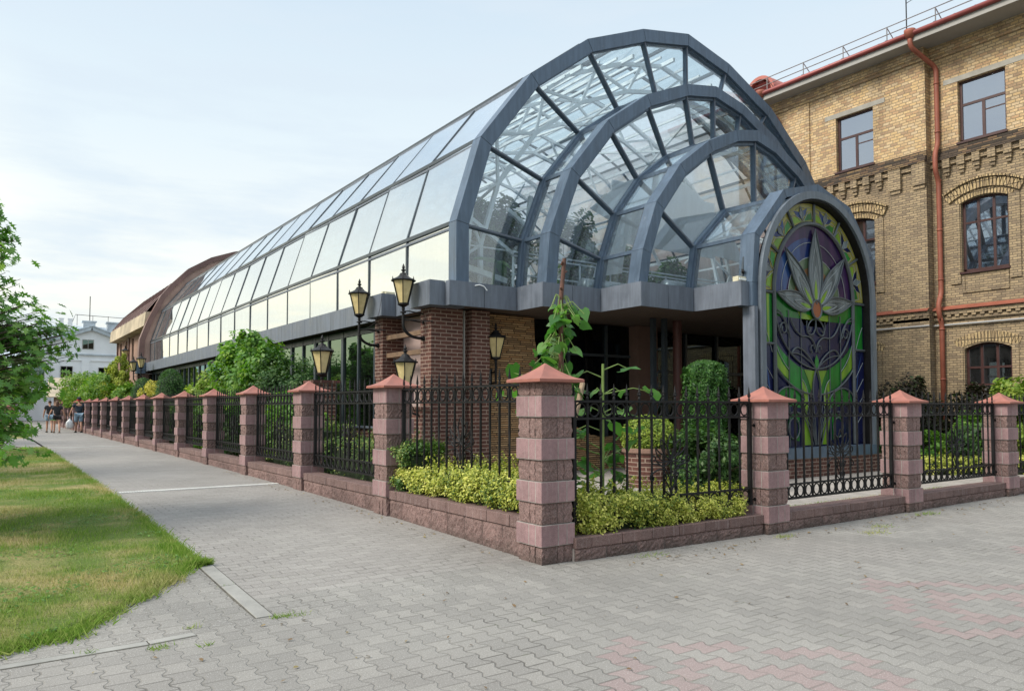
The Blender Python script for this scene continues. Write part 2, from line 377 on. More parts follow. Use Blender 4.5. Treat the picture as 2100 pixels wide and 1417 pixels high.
M_stone=brick('ledge_stone',((.50,.30,.15),(.40,.25,.13),(.58,.37,.19),(.32,.20,.11),(.46,.26,.12)),(.05,.035,.025),.34,.048,.010,stain=.25,bump=1,jit=.9)
M_plaster=plain('pinkish_plaster',(.36,.27,.25),.85,0,.1,3,.15)
M_brownpl=plain('brown_plaster',(.27,.165,.125),.85,0,.14,2,.15)
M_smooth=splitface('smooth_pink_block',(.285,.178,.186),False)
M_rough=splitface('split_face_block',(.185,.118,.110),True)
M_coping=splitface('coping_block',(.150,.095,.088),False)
M_mortar=plain('mortar',(.30,.265,.245),.9,0,.2,20,.3)
M_cap=plain('terracotta_paint',(.31,.118,.088),.62,0,.16,7,.15)
M_wood=plain('old_wood',(.16,.10,.06),.75,0,.25,6,.3)
M_bark=plain('bark',(.075,.055,.042),.9,0,.35,14,.8)
M_green_stem=plain('green_stem',(.16,.24,.06),.6,0,.2,10,.1)
M_amber=plain('amber_lamp_glass',(.62,.50,.25),.22,0,.12,9,.03,.6,.4)
M_drain=plain('orange_brown_pipe',(.25,.075,.045),.6,0,.14,5,.08)
M_roofred=plain('red_roof_metal',(.22,.05,.045),.45,.2,.15,3,.05)
M_soffit=plain('pale_soffit',(.31,.30,.28),.6,0,.06,4,.05)
M_frameB=plain('brown_window_frame',(.055,.022,.020),.4,0,.1,5,.03)
M_winglass=glass('window_glass',.42,(.30,.33,.35),(.80,.86,.96),0,.02,.01)
M_sideglass=glass('coated_glazing',.70,(.55,.62,.64),(.93,.97,1),0,.06,.02)
M_frontglass=glass('clear_glazing',.11,(.88,.925,.94),(.95,.98,1),0,.025,.02)
M_roofglass=glass('roof_glazing',.04,(.86,.93,.95),(.95,.98,1),0,.05)
M_tintglass=glass('sheltered_roof_glazing',.10,(.38,.47,.55),(.95,.98,1),0,.10)
g=NG('frosted_roof_glazing'); c=g.coord(); a=g.n('ShaderNodeBsdfTranslucent'); a.inputs[0].default_value=(.84,.87,.90,1); b=g.n('ShaderNodeBsdfDiffuse'); b.inputs[0].default_value=(.70,.73,.76,1); t=g.n('ShaderNodeBsdfTransparent'); t.inputs[0].default_value=(.9,.94,.96,1)
m1=g.n('ShaderNodeMixShader'); m1.inputs[0].default_value=.3; g.l(a.outputs[0],m1.inputs[1]); g.l(b.outputs[0],m1.inputs[2]); m3=g.n('ShaderNodeMixShader'); g.l(g.mr(g.noise(c,1.2,5,.7),.35,.7,.42,.12),m3.inputs[0]); g.l(m1.outputs[0],m3.inputs[1]); g.l(t.outputs[0],m3.inputs[2]); g.l(m3.outputs[0],g.out.inputs[0]); M_frost=g.m
M_entglass=glass('entrance_glass',.07,(.10,.13,.12),(.6,.75,.8),0,.006,.01)
M_lowglass=glass('dark_glazing',.22,(.10,.13,.12),(.55,.75,.62),0,.006,.02)
M_lead=plain('lead_came',(.085,.10,.11),.45,.3,.15,8,.05)

# ---- paving ----
def paver_finish(g,m,r,base1,base2,base3,red=None,green=None):
    c=g.coord('Object'); p=g.xyz(c)
    k=g.ramp(r,[(0,base1),(.35,base2),(.7,base3),(.9,base2)],True)
    big=g.noise(c,.55,4,.6); k=g.mix(1,k,g.comb(*[g.mr(big,.3,.7,.86,1.12)]*3),'MULTIPLY')
    # warm blotches where dust settles
    k=g.mix(g.mr(g.noise(c,.32,3),.45,.65,0,.30),k,(.285,.262,.243))
    if red is not None: k=g.mix(g.ma('MULTIPLY',red,.40),k,(.30,.185,.185))
    st=g.noise(c,.85,6,.72); k=g.mix(g.mr(st,.55,.72,0,.28),k,(.14,.13,.115)); st2=g.noise(c,3.7,5,.7); k=g.mix(g.mr(st2,.62,.72,0,.35),k,(.15,.14,.12))
    fine=g.noise(c,95,3,.7); k=g.mix(1,k,g.comb(*[g.mr(fine,.3,.7,.80,1.2)]*3),'MULTIPLY')
    sp=g.noise(c,150,1,.5); k=g.mix(g.mr(sp,.62,.72,0,.6),k,(.55,.55,.52))
    joint=g.mix(g.mr(g.noise(c,1.3,5,.7),.46,.62,0,1),(.20,.19,.17),(.085,.08,.07))
    joint=g.mix(g.mr(g.noise(c,2.3,4,.6),.62,.7,0,.8),joint,(.07,.10,.03))
    m2=g.ma('MAXIMUM',m,g.mr(g.noise(c,.9,4,.6),.36,.60,.22,.86))
    k=g.mix(m2,joint,k)
    h=g.ma('ADD',g.ma('ADD',m,g.ma('MULTIPLY',fine,.12)),g.ma('MULTIPLY',r,.10))
    g.bsdf(k,.83,0,.3,g.bump(h,.65,.008)); return g.m
def mat_wave(name,cols,rot=False):
    g=NG(name); p=g.xyz(g.coord()); u,v=(p[0],p[1]) if not rot else (p[1],p[0])
    w=g.ma('MULTIPLY',g.ma('SINE',g.ma('MULTIPLY',u,2*PI/.2265)),.009)
    jt=g.ma('MULTIPLY',g.ma('SUBTRACT',g.noise(g.coord(),2.2,2),.5),.02)
    v=g.ma('ADD',g.ma('ADD',v,w),jt)
    m,r,_=g.cells(u,v,.2265,.1135,.5,.009,.004)
    return paver_finish(g,m,r,*cols)
def mat_behaton(name,cols):
    g=NG(name); c=g.coord(); p=g.xyz(c)
    wx=g.ma('MULTIPLY',g.ma('SUBTRACT',g.noise(c,1.6,2),.5),.03)
    u=g.ma('ADD',p[0],wx); v=g.ma('ADD',p[1],g.ma('MULTIPLY',wx,.8))
    Wd,H,a=.142,.172,.0145
    b=g.ma('FLOOR',g.ma('ADD',g.ma('DIVIDE',u,Wd),.5))
    sg=g.ma('SUBTRACT',1,g.ma('MULTIPLY',g.ma('FLOORED_MODULO',b,2),2))
    cs=g.ma('COSINE',g.ma('MULTIPLY',v,2*PI/H)); tz=g.ma('MAXIMUM',g.ma('MINIMUM',g.ma('MULTIPLY',cs,1.4),1),-1)
    D=g.ma('MULTIPLY',g.ma('MULTIPLY',tz,sg),-a)
    u2=g.ma('DIVIDE',g.ma('SUBTRACT',u,D),Wd); col=g.ma('FLOOR',u2); fu=g.ma('SUBTRACT',u2,col)
    par=g.ma('MULTIPLY',g.ma('FLOORED_MODULO',col,2),.5)
    vr=g.ma('ADD',g.ma('DIVIDE',v,H),par); row=g.ma('FLOOR',vr); fv=g.ma('SUBTRACT',vr,row)
    d=g.ma('MINIMUM',g.ma('MULTIPLY',g.ma('MINIMUM',fu,g.ma('SUBTRACT',1,fu)),Wd),g.ma('MULTIPLY',g.ma('MINIMUM',fv,g.ma('SUBTRACT',1,fv)),H))
    gw=g.mr(g.noise(c,3.1,3),.3,.7,.0018,.0050)
    m=g.ma('MULTIPLY',g.ma('SUBTRACT',d,gw),1/.0035,clamp=True)
    r=g.white(g.comb(col,row,0))
    # red pavers laid as nested diamond rings, snapped to whole pavers
    cx=g.ma('MULTIPLY',g.ma('ADD',col,.5),Wd); cy=g.ma('MULTIPLY',g.ma('SUBTRACT',g.ma('ADD',row,.5),par),H)
    red=None
    xx=g.ma('SUBTRACT',g.ma('FLOORED_MODULO',g.ma('SUBTRACT',cx,1.90),2.8),1.4)
    dd=g.ma('ADD',g.ma('ABSOLUTE',xx),g.ma('ABSOLUTE',g.ma('SUBTRACT',cy,2.45)))
    r1=g.ma('MULTIPLY',g.ma('GREATER_THAN',dd,.86),g.ma('LESS_THAN',dd,1.07)); r2=g.ma('MULTIPLY',g.ma('GREATER_THAN',dd,.34),g.ma('LESS_THAN',dd,.58))
    red=g.ma('MULTIPLY',g.ma('ADD',r1,r2),g.ma('GREATER_THAN',cx,1.9))
    return paver_finish(g,m,r,*cols,red=red)
GR=((.212,.203,.188),(.232,.222,.205),(.249,.238,.219))
M_plaza=mat_behaton('interlocking_pavers',GR)
M_walk=mat_wave('wavy_pavers',((.232,.218,.203),(.248,.234,.218),(.262,.248,.230)))
M_court=mat_wave('courtyard_pavers',((.31,.285,.26),(.35,.32,.29),(.38,.35,.32)),True)
M_kerb=plain('concrete_kerb',(.275,.27,.25),.85,0,.14,5,.3)
M_asph=plain('asphalt',(.07,.07,.072),.9,0,.15,8,.4)
g=NG('garden_soil'); c=g.coord(); n=g.noise(c,3,6,.7)
g.bsdf(g.mix(g.mr(n,.4,.6),(.05,.038,.025),(.045,.07,.018)),.95,0,.2,g.bump(g.noise(c,30,5,.7),1,.03)); M_soil=g.m
def grasscol(g,c):
    a=g.noise(c,.42,4,.6); b=g.noise(c,1.9,4,.6); p=g.xyz(c)
    dry=g.ma('ADD',g.ma('MULTIPLY',a,.75),g.ma('MULTIPLY',b,.35))
    return g.mr(dry,.505,.66,0,1,True)
g=NG('lawn_soil'); c=g.coord(); d=grasscol(g,c)
k=g.mix(d,(.13,.19,.045),(.38,.32,.15)); k=g.mix(g.mr(g.noise(c,5,4,.7),.58,.72,0,.8),k,(.13,.09,.055)); k=g.mix(1,k,g.comb(*[g.mr(g.noise(c,60,3,.7),.3,.7,.6,1.3)]*3),'MULTIPLY')
g.bsdf(k,.95,0,.2,g.bump(g.noise(c,50,5,.7),1,.03)); M_lawn=g.m
g=NG('grass_blade'); c=g.coord(); d=grasscol(g,c); r=g.n('ShaderNodeNewGeometry').outputs['Random Per Island']
k1=g.ramp(r,[(0,(.13,.25,.03)),(.5,(.21,.35,.05)),(.92,(.34,.42,.11))]); k2=g.ramp(r,[(0,(.26,.30,.07)),(.4,(.48,.42,.19)),(.9,(.60,.52,.28))])
k=g.mix(d,k1,k2); b=g.bsdf(k,.6,0,.25,out=False); t=g.n('ShaderNodeBsdfTranslucent'); g.l(k,t.inputs[0]); m=g.n('ShaderNodeMixShader'); m.inputs[0].default_value=.4
g.l(b,m.inputs[1]); g.l(t.outputs[0],m.inputs[2]); g.l(m.outputs[0],g.out.inputs[0]); M_blade=g.m

# ================= ground =================
mb=MB(); mb.add([(-900,-900,-.12),(900,-900,-.12),(900,900,-.12),(-900,900,-.12)],[(0,1,2,3)]); struct(obj('ground',mb,M_soil))
sheet('plaza',-24,34,-14,5.9,1.0,M_plaza,0)
sheet('plaza',-6,1.70,5.9,8.3,.5,M_plaza,0)
sheet('pavement',1.70,4.62,5.26,63,.5,M_walk,.002)
sheet('garden_bed',4.62,8.2,5.9,63,.6,M_soil,-.03)
sheet('courtyard',5.4,34,5.9,14.5,.8,M_court,.0)
sheet('street',-17,-6.0,5.9,80,1,M_asph,-.02)
sheet('far_square',-60,30,63,130,4,M_walk,.004)
sheet('cross_path',-6,1.62,28.2,37.5,.5,M_walk,.012)
# lawn with a curved near edge
edge=[(1.62,7.22),(1.25,6.72),(.92,6.16),(.5,5.62),(.11,5.38),(-.6,5.30),(-2,5.28),(-6,5.28)]
def lawn(name,poly,hump=.04):
    mb=MB(); xs=np.linspace(-6,1.62,40)
    ex=[p[0] for p in edge[::-1]]; ey=[p[1] for p in edge[::-1]]
    ny=60; 
    for j in range(ny+1):
        for x in xs:
            y0=np.interp(x,ex,ey) if poly=='near' else 37.5; y1=28.2 if poly=='near' else 80
            y=y0+(y1-y0)*(j/ny)**1.5; mb.v.append((float(x),float(y),gz(x,y)+(.015 if j==0 or x>1.6 else hump)))
    for j in range(ny):
        for i in range(39):
            a=j*40+i; mb.f.append((a,a+1,a+41,a+40))
    return struct(obj(name,mb,M_lawn,smooth=True))
lawn('lawn','near'); lawn('lawn','far')
rng=np.random.default_rng(5)
def blades(n,near):
    P=[]; ex=[p[0] for p in edge[::-1]]; ey=[p[1] for p in edge[::-1]]
    x=rng.uniform(-5,1.62,n*2); y=5.3+(28-5.3)*rng.uniform(0,1,n*2)**2.3 if near else rng.uniform(37.6,60,n*2)
    if near:
        ok=y>np.interp(x,ex,ey)+rng.normal(0,.03,n*2); ok&=(x>(-.50*(y-5)+-.4)); x,y=x[ok][:n],y[ok][:n]
    m=np.sin(x*2.3+1.2*np.sin(y*1.7))*np.sin(y*2.9+x)+rng.normal(0,.5,len(x))
    h=np.clip(.032+.018*m,.012,.075)*(1+.02*(y-5))
    z=np.array([gz(a,b) for a,b in zip(x,y)])+.03
    return np.c_[x,y,z],h
P,h=blades(190000,True)
o=leafmesh('grass',P,h,[(-.09,-.0,0),(.09,0,0),(.35,0,1.0)],rng,M_blade,up=6); 
tag(o,'short lawn grass with dry straw patches beside the pavement','grass'); o['kind']='stuff'
# denser edge tufts overhanging the kerb
n=9000; y=5.3+23*rng.uniform(0,1,n)**1.8; t=rng.uniform(0,1,n)
ex=[p[0] for p in edge]; 
P1=np.c_[1.62+rng.normal(0,.035,n),np.maximum(y,7.1),np.zeros(n)]
s=rng.uniform(0,1,8000); xx=np.interp(s,np.linspace(0,1,len(edge)),[p[0] for p in edge]); yy=np.interp(s,np.linspace(0,1,len(edge)),[p[1] for p in edge])
wob=.05*np.sin(xx*9)+.04*np.sin(xx*23); P2=np.c_[xx+rng.normal(0,.05,8000),yy+wob+rng.normal(0,.06,8000),np.zeros(8000)]
P=np.vstack([P1,P2]); P[:,2]=[gz(a,b)+.008 for a,b in P[:,:2]]
o=leafmesh('grass',P,np.full(len(P),.06)*rng.uniform(.5,1.4,len(P)),[(-.1,0,0),(.1,0,0),(.7,0,.8)],rng,M_blade,up=3)
tag(o,'ragged longer grass fringe along the lawn edge and kerb','grass'); o['kind']='stuff'
n=7000; x=rng.uniform(-4.5,1.6,n*3); y=5.3+9*rng.uniform(0,1,n*3)**1.8; ok=(y>np.interp(x,[p[0] for p in edge[::-1]],[p[1] for p in edge[::-1]])); ok&=(np.sin(x*3.1+2*np.sin(y*2.3))+np.sin(y*4.1-x*1.7)>.55); x,y=x[ok][:n],y[ok][:n]
P=np.c_[x,y,[gz(a,b)+.045+abs(rng.normal())*.012 for a,b in zip(x,y)]]
o=leafmesh('clover',P,.032,T_OVAL,rng,leafmat('clover_leaf',(.05,.13,.02),(.10,.22,.035),(.20,.33,.07),.3),up=2.5); tag(o,'patches of broad leaved clover and weeds in the near lawn','clover'); o['kind']='stuff'
n=150; P=np.c_[rng.uniform(4.9,13,n),5.18-abs(rng.normal(0,.16,n)),np.full(n,.012)]; Q=np.c_[rng.uniform(0,11,70),rng.uniform(2.8,5.2,70),np.full(70,.010)]; S=np.c_[4.15-abs(rng.normal(0,.10,90)),rng.uniform(6,16,90),np.full(90,.0)]; S[:,2]=[gz(a,b)+.012 for a,b in S[:,:2]]
o=leafmesh('fallen_leaves',np.vstack([P,Q,S]),.035,T_OVAL,rng,leafmat('dry_leaf',(.10,.06,.03),(.20,.13,.06),(.28,.24,.10),.1),up=2.5); tag(o,'scattered small dry leaves along the foot of the low walls','leaves'); o['kind']='stuff'
# joint weeds
P=[]
for wx,wy,ws,wc in [(1.72,5.22,.04,60),(1.85,5.2,.05,40),(.92,4.98,.04,40),(1.15,4.86,.02,22),(.55,5.12,.03,20),(1.15,5.3,.03,20),(1.62,6.3,.03,60),(1.6,7.1,.05,160),(8.5,4.7,.12,120),(9.0,4.9,.1,80),(7.4,5.15,.08,90),(10.6,5.1,.12,110),(5.4,5.25,.1,70)]:
    P.append(np.c_[wx+rng.normal(0,ws,wc),wy+rng.normal(0,ws*.5,wc),np.full(wc,.004)])
P=np.vstack(P)
o=leafmesh('weeds',P,.035,[(-.1,0,0),(.1,0,0),(.7,0,.8)],rng,M_blade,up=2); tag(o,'small weeds sprouting from joints between the pavers','weeds'); o['kind']='stuff'
M_jnt=plain('joint_dirt',(.085,.08,.065),.95,0,.3,10,.2)
# kerbs, drain strips
def strip(name,pts,w,h,m,dz=-.009,seg=1.0):
    mb=MB(); 
    for a,b in zip(pts[:-1],pts[1:]):
        d=math.hypot(b[0]-a[0],b[1]-a[1]); k=max(1,round(d/seg))
        for i in range(k):
            t0,t1=i/k,(i+1)/k; g0=.004/d
            p=(a[0]+(b[0]-a[0])*(t0+g0),a[1]+(b[1]-a[1])*(t0+g0)); q=(a[0]+(b[0]-a[0])*(t1-g0),a[1]+(b[1]-a[1])*(t1-g0))
            dz_=random.uniform(-.0015,.0015)
            mb.beam((*p,gz(*p)+dz+h/2-.03+dz_),(*q,gz(*q)+dz+h/2-.03+dz_),w,h)
    o=struct(obj(name,mb,m,bevel=.004)); mb=MB()
    for a,b in zip(pts[:-1],pts[1:]):
        k=max(1,round(math.hypot(b[0]-a[0],b[1]-a[1])/2))
        for i in range(k):
            p=(a[0]+(b[0]-a[0])*i/k,a[1]+(b[1]-a[1])*i/k); q=(a[0]+(b[0]-a[0])*(i+1)/k,a[1]+(b[1]-a[1])*(i+1)/k); mb.beam((*p,gz(*p)-.024),(*q,gz(*q)-.024),w+.022,.055)
    struct(obj('kerb_joint',mb,M_jnt)); return o
random.seed(3)
strip('kerb',[(1.635,5.28),(1.68,8.3),(1.69,28.15)],.115,.05,M_kerb)
strip('kerb',[(1.69,37.6),(1.7,62)],.115,.05,M_kerb)
strip('kerb',[(-3.5,5.13),(.87,5.13),(1.15,5.16)],.075,.045,M_kerb)
strip('kerb',[(1.54,7.16),(1.18,6.66),(.86,6.08),(.45,5.54),(.08,5.29),(-.6,5.21),(-3,5.19)],.07,.045,M_kerb,-.009,.5)
M_drainw=plain('pale_drain_channel',(.52,.52,.50),.6,0,.1,10,.2)
mb=MB()
for i in range(70): 
    x=1.78+i*.0375; z=gz(x,13.2)
    mb.box(x,x+.024,13.12,13.27,z+.001,z+.012)
mb.box(1.76,4.24,13.10,13.125,gz(3,13.2),gz(3,13.2)+.012); mb.box(1.76,4.24,13.265,13.29,gz(3,13.2),gz(3,13.2)+.012)
struct(obj('drain_channel',mb,M_drainw))
mb=MB(); mb.box(1.3,4.24,28.25,28.37,gz(3,28),gz(3,28)+.012); struct(obj('drain_channel',mb,M_drainw))

# ================= fence =================
def stone_course(mb,half,z0,z1,rnd,rough,phase):
    """four walls of blocks round a core; each block an island"""
    g=.010; t=.10
    def blk(x0,x1,y0,y1):
        if not rough:
            j=lambda:rnd.uniform(-.002,.002)
            mb.box(x0+g/2,x1-g/2,y0+g/2,y1-g/2,z0+g/2+j(),z1-g/2+j()); return
        # split face: gridded box with noisy outer skin
        b=len(mb.v); nx,ny,nz=max(2,int((x1-x0)/.022)),max(2,int((y1-y0)/.022)),6
        idx={}
        def V(i,j,k):
            if (i,j,k) not in idx:
                x=x0+g/2+(x1-x0-g)*i/nx; y=y0+g/2+(y1-y0-g)*j/ny; z=z0+g/2+(z1-z0-g)*k/nz
                e=(0<k<nz)
                am=.009 if e else .003
                if abs(abs(x)-half)<.02: x+=math.copysign(rnd.uniform(-.6,1)*am+ (.006 if e else -.004),x)
                if abs(abs(y)-half)<.02: y+=math.copysign(rnd.uniform(-.6,1)*am+ (.006 if e else -.004),y)
                idx[(i,j,k)]=len(mb.v); mb.v.append((x,y,z))
            return idx[(i,j,k)]
        for i in range(nx):
            for k in range(nz):
                mb.f.append((V(i,0,k),V(i+1,0,k),V(i+1,0,k+1),V(i,0,k+1))); mb.f.append((V(i,ny,k),V(i,ny,k+1),V(i+1,ny,k+1),V(i+1,ny,k)))
        for j in range(ny):
            for k in range(nz):
                mb.f.append((V(0,j,k),V(0,j,k+1),V(0,j+1,k+1),V(0,j+1,k))); mb.f.append((V(nx,j,k),V(nx,j+1,k),V(nx,j+1,k+1),V(nx,j,k+1)))
    a=half; s=.5 if phase else .34
    if rough: sp=-a+2*a*(.45 if phase else .5)
    else: sp=-a+2*a*(.5 if phase else .46)
    # pinwheel of 4 corner blocks split once
    blk(-a,sp,-a,-a+t); blk(sp,a-t,-a,-a+t); blk(a-t,a,-a,sp); blk(a-t,a,sp,a)
    blk(-a+t,-sp,a-t,a); blk(-sp,a-t,a-t,a); blk(-a,-a+t,-a+t,-sp); blk(-a,-a+t,-sp,a)
def cap_mesh(hw,h):
    mb=MB(); n=7; vs=[]
    def ring(r,z): return [(-r,-r,z),(r,-r,z),(r,r,z),(-r,r,z)]
    prof=[(hw-.03,-.004),(hw,.0),(hw,.026),(hw-.012,.032)]
    for i in range(1,n+1):
        t=i/n; prof.append(((hw-.012)*(1-t)+.004*t,.032+(h-.032)*(t**1.45)))
    for r,z in prof: mb.v+=ring(r,z)
    for i in range(len(prof)-1):
        for k in range(4):
            a=i*4+k; b=i*4+(k+1)%4; mb.f.append((a,b,b+4,a+4))
    mb.f.append((3,2,1,0)); L=(len(prof)-1)*4; mb.f.append((L,L+1,L+2,L+3)); return mb
def pillar(x,y,top,courses,label,seed,group):
    """courses: list of (kind, z_top, z_bottom)"""
    rnd=random.Random(seed); z0=courses[-1][2]
    t=thing('fence_pillar',label,'pillar',(x,y,0),group)
    for i,(k,a,b) in enumerate(courses):
        mb=MB(); rough=k=='r'; stone_course(mb,.180 if rough else .205,b,a,rnd,rough,i%2)
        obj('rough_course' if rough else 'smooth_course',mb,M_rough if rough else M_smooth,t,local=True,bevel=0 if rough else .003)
    mb=MB()
    for k,a,b in courses:
        h=.172 if k=='r' else .198; mb.box(-h,h,-h,h,b+.0015,a-.0015)
    obj('mortar_core',mb,M_mortar,t,local=True)
    c=obj('pyramid_cap',(lambda m:(m,setattr(m,'v',[(p[0],p[1],p[2]+top) for p in m.v]))[0])(cap_mesh(.268,.185)),M_cap,t,local=True)
    return t
def crs(top,n,first,last=0.0,short=None):
    out=[]; z=top; k=first
    if short: out.append((k,z,z-short)); z-=short; k='s' if k=='r' else 'r'; n-=1
    for i in range(n):
        zb=z-.2 if i<n-1 else last; out.append((k,z,zb)); z=zb; k='s' if k=='r' else 'r'
    return out
ORD=['first','second','third','fourth','fifth','sixth','seventh','eighth','ninth','tenth','eleventh','twelfth','thirteenth','fourteenth','fifteenth','sixteenth','seventeenth','eighteenth']
PX=4.42; P0=(PX,5.69)
pillar(*P0,1.70,crs(1.70,9,'r',-.02,.13),'tallest pinkish stone fence pillar, standing at the street corner',1,'stone pillars of the fence')
PY=[5.69]+[8.95+3.14*i for i in range(17)]
protos=[]
for i in range(1,len(PY)):
    lab='stone pillar of the street fence, %s one back from the corner pillar'%ORD[i-1]
    if i<=3:
        protos.append(pillar(PX,PY[i],1.715,crs(1.715,8,'s',.03),lab,10+i,'stone pillars of the fence'))
    else: copytree(protos[i%3],(PX,PY[i],.0+.01*(i>4)),PI/2*(i%4),lab)
RX=[7.57,10.72,13.95]; RYL=5.52
for i,x in enumerate(RX):
    pillar(x,RYL,1.525,crs(1.525,8,'s',-.03),'stone pillar of the courtyard fence, %s to the right of the corner pillar'%ORD[i],30+i,'stone pillars of the fence')
RX2=RX+[17.1]
pillar(17.1,RYL,1.525,crs(1.525,8,'s',-.03),'stone pillar of the courtyard fence, fourth to the right of the corner pillar',40,'stone pillars of the fence')
# low walls
def lowwall(p,q,ztop,cop,zbot,label,seed,w=.30):
    rnd=random.Random(seed); p=Vector((*p,0)); q=Vector((*q,0)); L=(q-p).length; d=(q-p)/L; ang=math.atan2(d.y,d.x)
    t=thing('low_wall',label,'low wall',(p.x,p.y,0),'low stone walls under the railings',ang)
    mb=MB(); n=round(L/.385)
    for i in range(n):
        x0,x1=L*i/n+.003,L*(i+1)/n-.003; b=len(mb.v); nx,nz=14,8; z0,z1=zbot,ztop-cop
        for side in (-1,1):
            base=len(mb.v)
            for k in range(nz+1):
                for j in range(nx+1):
                    e=0<k<nz and 0<j<nx
                    mb.v.append((x0+(x1-x0)*j/nx,side*(w/2-.018+(rnd.uniform(-.004,.012)+.006 if e else -.004)),z0+.003+(z1-z0-.006)*k/nz))
            for k in range(nz):
                for j in range(nx):
                    a=base+k*(nx+1)+j; f=(a,a+1,a+nx+2,a+nx+1); mb.f.append(f if side<0 else f[::-1])
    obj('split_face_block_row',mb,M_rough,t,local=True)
    mb=MB(); mb.box(0,L,-w/2+.026,w/2-.026,zbot,ztop-cop-.001); obj('mortar_core',mb,M_mortar,t,local=True)
    mb=MB(); n=round(L/.39); off=.5
    for i in range(n+1):
        x0=max(0,L*(i-off)/n)+.003; x1=min(L,L*(i+1-off)/n)-.003
        j=rnd.uniform(-.003,.003); mb.box(x0,x1,-w/2+j,w/2+j,ztop-cop,ztop+rnd.uniform(-.002,.002))
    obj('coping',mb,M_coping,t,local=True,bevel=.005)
for i in range(len(PY)-1):
    lab='low stone wall of the street fence between the %s and %s pillars'%('corner' if i==0 else ORD[i-1],ORD[i])
    lowwall((PX,PY[i]+.18),(PX,PY[i+1]-.18),.40,.11,-.02,lab,50+i)
XS=[P0[0]]+RX2
for i in range(4):
    a=(XS[i]+.18,5.69 if i==0 else RYL); b=(XS[i+1]-.18,RYL)
    if i==0: a=(a[0],5.60); b=(b[0],5.54)
    lowwall(a,b,.225,.10,-.05,'low stone wall of the courtyard fence under its %s railing'%ORD[i],90+i)
